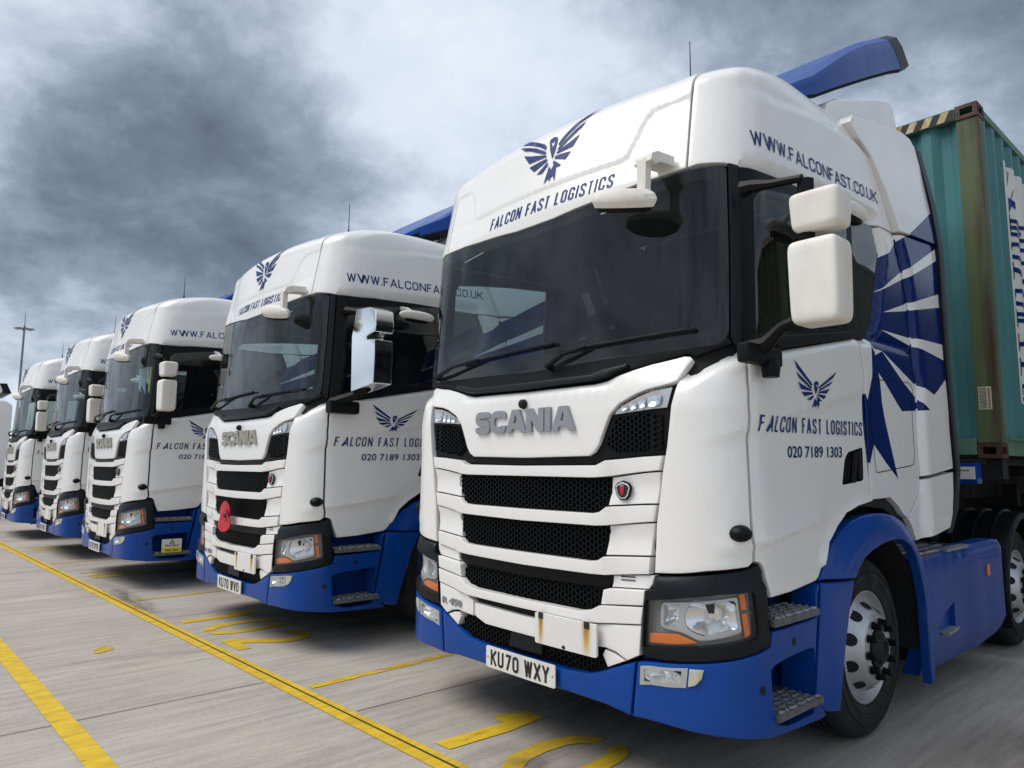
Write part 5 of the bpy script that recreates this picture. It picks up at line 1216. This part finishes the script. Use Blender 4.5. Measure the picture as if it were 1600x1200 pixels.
# ------------------------------------------------------------------ container and its trailer
def corr_profile(n, pitch, d):
    out = []; 
    for i in range(n): 
        a = i*pitch; out += [(a, 0), (a+pitch*.26, 0), (a+pitch*.5, -d), (a+pitch*.76, -d)]
    out.append((n*pitch, 0)); return out
def make_container(loc, label, body, bodyf, post, signs=True, name='shipping_container'):
    X, Yl, H = 1.219, 12.19, 2.90
    root = empty(name, loc, label, 'container')
    pw, pd = .16, .17
    for sx in (-1, 1):
        for y0 in (0, Yl-pd):
            mb = MB(); mb.prism([(sx*(X-pw), y0+.01), (sx*(X-.004), y0+.01), (sx*(X-.004), y0+pd), (sx*(X-.05), y0+pd), (sx*(X-pw), y0+.07)][::1], post, 2, .118, H-.118, bev=.008); mb.build('corner_post', root)
            for z0 in (0, H-.118):
                mb = MB(); cx, cy, cz = sx*(X-.081), (y0+.089 if y0 == 0 else Yl-.089), z0+.059
                t = .016; bx, by, bz = .162, .178, .118      # casting as plates round an open middle, with oval holes
                for q in (-1, 1): mb.box((cx, cy, cz+q*(bz-t)/2), (bx, by, t), CAST)
                for fx, fy, w_, dd in ((0, -1, bx, 1), (0, 1, bx, 1), (-1, 0, by, 0), (1, 0, by, 0)):
                    hw, hh = .045, .028; W2, H2 = w_/2, bz/2-t
                    segs = [(-W2, -hw, -H2, H2), (hw, W2, -H2, H2), (-hw, hw, hh, H2), (-hw, hw, -H2, -hh)]
                    for a0, a1, b0, b1 in segs:
                        if dd: mb.box((cx+(a0+a1)/2, cy+fy*(by-t)/2, cz+(b0+b1)/2), (a1-a0, t, b1-b0), CAST)
                        else: mb.box((cx+fx*(bx-t)/2, cy+(a0+a1)/2, cz+(b0+b1)/2), (t, (a1-a0)*.999, b1-b0), CAST)
                mb.build('corner_casting', root, smooth=0)
    ps = []
    for sx in (-1, 1):
        n = 43; L_ = Yl-2*pd; pr = corr_profile(n, L_/n, .036); mb = MB(); vs = []
        for a, d in pr: vs += [(sx*(X-.012+d), pd+a, .155), (sx*(X-.012+d), pd+a, H-.075)]
        mb.add(vs, [(2*i, 2*i+1, 2*i+3, 2*i+2) for i in range(len(pr)-1)], body); p = mb.build('side_panel', root, smooth=0); ps.append(p)
        mb = MB(); mb.box((sx*(X-.035), Yl/2, H-.045), (.06, Yl-.36, .065), bodyf, bev=.006); mb.build('top_rail', root)
        mb = MB(); mb.box((sx*(X-.03), Yl/2, .09), (.05, Yl-.36, .14), bodyf, bev=.006); mb.box((sx*(X-.012), Yl/2, .15), (.07, Yl-.36, .012), bodyf); mb.build('bottom_rail', root)
    for y, m_ in ((.03, 1), (Yl-.03, -1)):
        n = 8; L_ = 2*(X-pw); pr = corr_profile(n, L_/n, .045); vs = []
        mb = MB()
        for a, d in pr: vs += [(-X+pw+a, y-m_*d, .15), (-X+pw+a, y-m_*d, H-.11)]
        mb.add(vs, [(2*i, 2*i+1, 2*i+3, 2*i+2) for i in range(len(pr)-1)], body); mb.build('end_panel', root, smooth=0)
        mb = MB(); mb.box((0, y, .09), (2*X-.33, .06, .13), bodyf, bev=.006); mb.build('end_sill', root)
        mb = MB(); mb.box((0, y, H-.06), (2*X-.33, .07, .10), bodyf, bev=.006); hd = mb.build('end_header', root)
        if m_ == 1:
            mb = MB(); q = MB()
            mb.add([(-.9, y-.037, H-.105), (X-pw-.01, y-.037, H-.105), (X-pw-.01, y-.037, H-.02), (-.9, y-.037, H-.02)], [(0, 1, 2, 3)], PRINTB)
            for i in range(16):
                x = -.88+.12*i
                if x+.1 < X-pw: mb.add([(x, y-.0375, H-.104), (x+.06, y-.0375, H-.104), (x+.10, y-.0375, H-.021), (x+.04, y-.0375, H-.021)], [(0, 1, 2, 3)], HAZ)
            mb.build('hazard_strip', root, smooth=0)
    mb = MB(); mb.box((0, Yl/2, H-.02), (2*X-.1, Yl-.1, .02), bodyf); mb.build('roof_panel', root); mb = MB(); mb.box((0, Yl/2, .12), (2*X-.1, Yl-.1, .03), CHASSIS); mb.build('floor', root)
    if signs:
        L_ = Yl-2*pd; pt = L_/43; pr = corr_profile(43, pt, .036)
        # white board painted over the corrugation, column of letters
        lo, hi = .47, 2.62; a0, a1 = pt*2.0, pt*6.6
        seq = [p for p in pr if a0 <= p[0] <= a1]; mb = MB(); vs = []
        for a, d in seq: vs += [(X-.010+d, pd+a, lo), (X-.010+d, pd+a, hi-.0)]
        mb.add(vs, [(2*i, 2*i+1, 2*i+3, 2*i+2) for i in range(len(seq)-1)], PLATEW); sb = mb.build('white_sign_panel', root, smooth=0)
        mb = MB()
        def surf(a, b, o): return Vector((X-.010+interp(a, [p[0] for p in pr], [p[1] for p in pr])+.007+o, pd+a, b))
        y_ = 1.98
        for ch in 'ECNCFKNC':
            st, tw = letters(ch, .158, .22, .036, .0, rad=.35)
            for k, (vs, fs) in enumerate(st):
                # subdivide each quad across the ribs
                for f in fs:
                    A = [Vector(vs[i]) for i in f]; nn = 16
                    g_ = []
                    for i in range(nn+1):
                        for j in range(nn+1):
                            p = (A[0]*(1-i/nn)+A[1]*i/nn)*(1-j/nn)+(A[3]*(1-i/nn)+A[2]*i/nn)*j/nn
                            g_.append(surf(a0+.07+p.x*3.0, y_+p.y, k*.0002))
                    mb.add(g_, [(i*(nn+1)+j, (i+1)*(nn+1)+j, (i+1)*(nn+1)+j+1, i*(nn+1)+j+1) for i in range(nn) for j in range(nn)], NAVYT)
            y_ -= .212
        for P in ([(.14, 2.25), (.20, 2.34), (.28, 2.30), (.30, 2.22), (.24, 2.26), (.20, 2.16), (.17, 2.24)],):
            P = [(a0+a, b) for a, b in P]; V, E_, F_, *_ = delaunay_2d_cdt([Vector(p) for p in ccw(resample(P, .03))], [], [list(range(len(resample(P, .03))))], 1, 1e-6); mb.add([surf(v.x, v.y, 0) for v in V], F_, NAVYT)
        put_letters(mb, [ribbon([(a0+.20, 2.32), (a0+.18, 2.40), (a0+.22, 2.50), (a0+.23, 2.56), (a0+.20, 2.585)], .008), ribbon([(a0+.24, 2.32), (a0+.26, 2.38), (a0+.29, 2.42)], .006)], lambda a, b, o: surf(a, b, o), PRINTB, off=0)
        mb.build('sign_lettering', sb, smooth=0, fix=False)
        mb = MB(); mb.add([(1.085, .008, .38), (1.175, .008, .38), (1.175, .008, .56), (1.085, .008, .56)], [(0, 1, 2, 3)], LABELM)
        random.seed(5)
        for i in range(15):
            z = .39+.011*i; mb.add([(1.09, .0072, z), (1.14, .0072, z), (1.14, .0072, z+random.uniform(.003, .006)), (1.09, .0072, z+.004)], [(0, 1, 2, 3)], PRINTB)
        for i in range(12):
            z = .39+.0135*i; mb.add([(1.15, .0072, z), (1.166, .0072, z), (1.166, .0072, z+.007), (1.15, .0072, z+.006)], [(0, 1, 2, 3)], PRINTB)
        mb.build('serial_sticker', root, smooth=0)
    return root
HAZ = mat('hazard_cream', (.62, .55, .38), .6, dirt=(.40, .26, .08), vscale=12)
LABELM = mat('sticker_cream', (.55, .50, .38), .6)
cont = make_container((0, 3.86, 1.50), 'weathered green shipping container with rusty corner post behind the nearest lorry', TEAL, TEALG, POST)
def make_trailer(loc, label, y0=3.55):
    root = empty('container_trailer', loc, label, 'trailer')
    mb = MB()
    for s in (-1, 1): mb.box((s*.45, 9.9, 1.30), (.10, 12.2, .36), CHASSIS)
    for y in (4.0, 6.0, 8.0, 10.0, 12.0, 14.0, 15.9): mb.box((0, y, 1.42), (2.40, .16, .158), CHASSIS)
    mb.box((0, 9.9, 1.47), (2.2, 12.1, .05), CHASSIS)
    mb.build('trailer_frame', root)
    mb = MB(); mb.box((.2, 3.80, 1.38), (1.75, .13, .16), BLUE, bev=.01); hb = mb.build('front_beam', root)
    mb = MB(); mb.box((.98, 3.731, 1.385), (.17, .006, .095), PLATEW); mb.add([(.92, 3.7275, 1.40), (1.03, 3.7275, 1.40), (1.03, 3.7275, 1.407), (.92, 3.7275, 1.407)], [(0, 1, 2, 3)], PRINTB); mb.build('beam_sticker', hb, smooth=0)
    for s in (-1, 1):
        mb = MB(); mb.box((s*.62, 6.6, .75), (.14, .14, 1.0), CHASSIS); mb.box((s*.62, 6.6, .22), (.26, .26, .06), CHASSIS); mb.build('landing_leg', root)
    mb = MB(); mb.box((0, 9.0, .9), (1.9, 2.4, .45), CHASSIS, bev=.03); mb.build('toolbox', root)
    for y in (12.2, 13.5, 14.8):
        mb = MB(); mb.box((0, y, .50), (1.9, .14, .14), CHASSIS); mb.build('axle', root)
        for s in (-1, 1):
            mb = MB(); mb.lathe([(.29, -.01), (.33, .02), (.43, .02), (.48, -.02), (.49, -.05), (.49, -.33), (.46, -.37), (.29, -.36)], (s*1.2, y, .49), RUBBER, 32, sgn=s)
            mb.lathe([(.29, -.02), (.27, -.02), (.25, -.10), (.15, -.09), (.10, -.03), (.001, -.03)], (s*1.2, y, .49), SILVER, 32, sgn=s); mb.build('wheel', root)
    return root
make_trailer((0, 0, 0), 'black skeletal trailer under the green container, blue front beam')
# the neighbouring bay: what the side windows mirror
cont2 = make_container((4.75, 5.3, 1.50), 'dark green container on a trailer in the next bay, seen mirrored in the door window', DKGREEN, DKGREEN, POST, signs=False)
idx2 = tree_index()
for t_, dx, lab in ((2, 4.75, 'black trailer under the dark green container in the next bay'),):
    tr = [o for o in bpy.data.objects if o.name == 'container_trailer'][0]
    c = copy_tree(tr, idx2); c.location = (4.75, 1.45, 0); c['label'] = lab
# ------------------------------------------------------------------ white lorry at the far left, lighting mast
lw = empty('white_lorry', (-21.0, 0, 0), 'plain white lorry at the left edge with a white roof deflector', 'lorry')
mb = MB(); mb.prism([(-2.6, .45), (-2.65, 1.6), (-2.35, 2.75), (-2.1, 2.95), (-.2, 3.0), (-.05, 2.9), (-.05, 1.0), (-.25, .95), (-.5, 1.15), (-1.0, 1.2), (-1.6, 1.1), (-1.8, .7), (-1.9, .45)], WHITE, 0, -1.2, 1.2, bev=.06); mb.build('cab_body', lw)
mb = MB(); mb.prism([(-1.7, 2.97), (-.35, 3.45), (-.22, 3.40), (-.30, 3.22), (-.9, 3.04)], WHITE, 0, -1.0, 1.0, bev=.03); d_ = mb.build('roof_deflector', lw); mb = MB(); mb.prism([(-.36, 3.47), (-.20, 3.48), (-.08, 3.22), (-.24, 3.2)], TRIM, 0, -1.01, 1.01, bev=.01); mb.build('deflector_edge', d_)
mb = MB(); mb.prism([(-2.35, 1.75), (-2.1, 2.5), (-1.25, 2.5), (-1.25, 1.85)], SIDEGL, 0, 1.195, 1.206); mb.build('side_window', lw)
mb = MB(); mb.lathe([(.28, 0), (.45, .02), (.49, -.03), (.49, -.3), (.28, -.3)], (1.12, -1.25, .49), RUBBER, 32); mb.lathe([(.28, -.02), (.15, 0), (.001, 0)], (1.12, -1.25, .49), SILVER, 24); mb.build('wheel', lw)
mb = MB(); mb.box((0, 3, .9), (1.0, 7, .3), CHASSIS); mb.box((0, 3.3, 2.5), (2.5, 5.8, 2.6), WHITEP, bev=.03); mb.build('box_body', lw)
mast = empty('lighting_mast', (-92.1, 8.45, 0), 'tall grey lighting mast with a ring of floodlights on the skyline', 'light mast')
mb = MB(); mb.tube([(0, 0, 0), (0, 0, 8), (0, 0, 16.6)], [.15, .13, .10], STEEL, 12); mb.build('pole', mast)
mb = MB(); mb.lathe([(.15, 0), (.5, .05), (.5, .12), (.15, .16)], (0, 0, 16.2), STEEL, 16, axis='z'); mb.tube([(0, 0, 16.4), (0, 0, 18.4)], [.05, .02], STEEL, 5); mb.build('head_frame', mast)
for k in range(8):
    a = 2*pi*k/8; q = MB(); q.box((.78*cos(a), .78*sin(a), 16.25), (.42, .34, .10), STEEL, rot=Matrix.Rotation(a, 3, 'Z'), bev=.04); q.build('floodlight', mast)
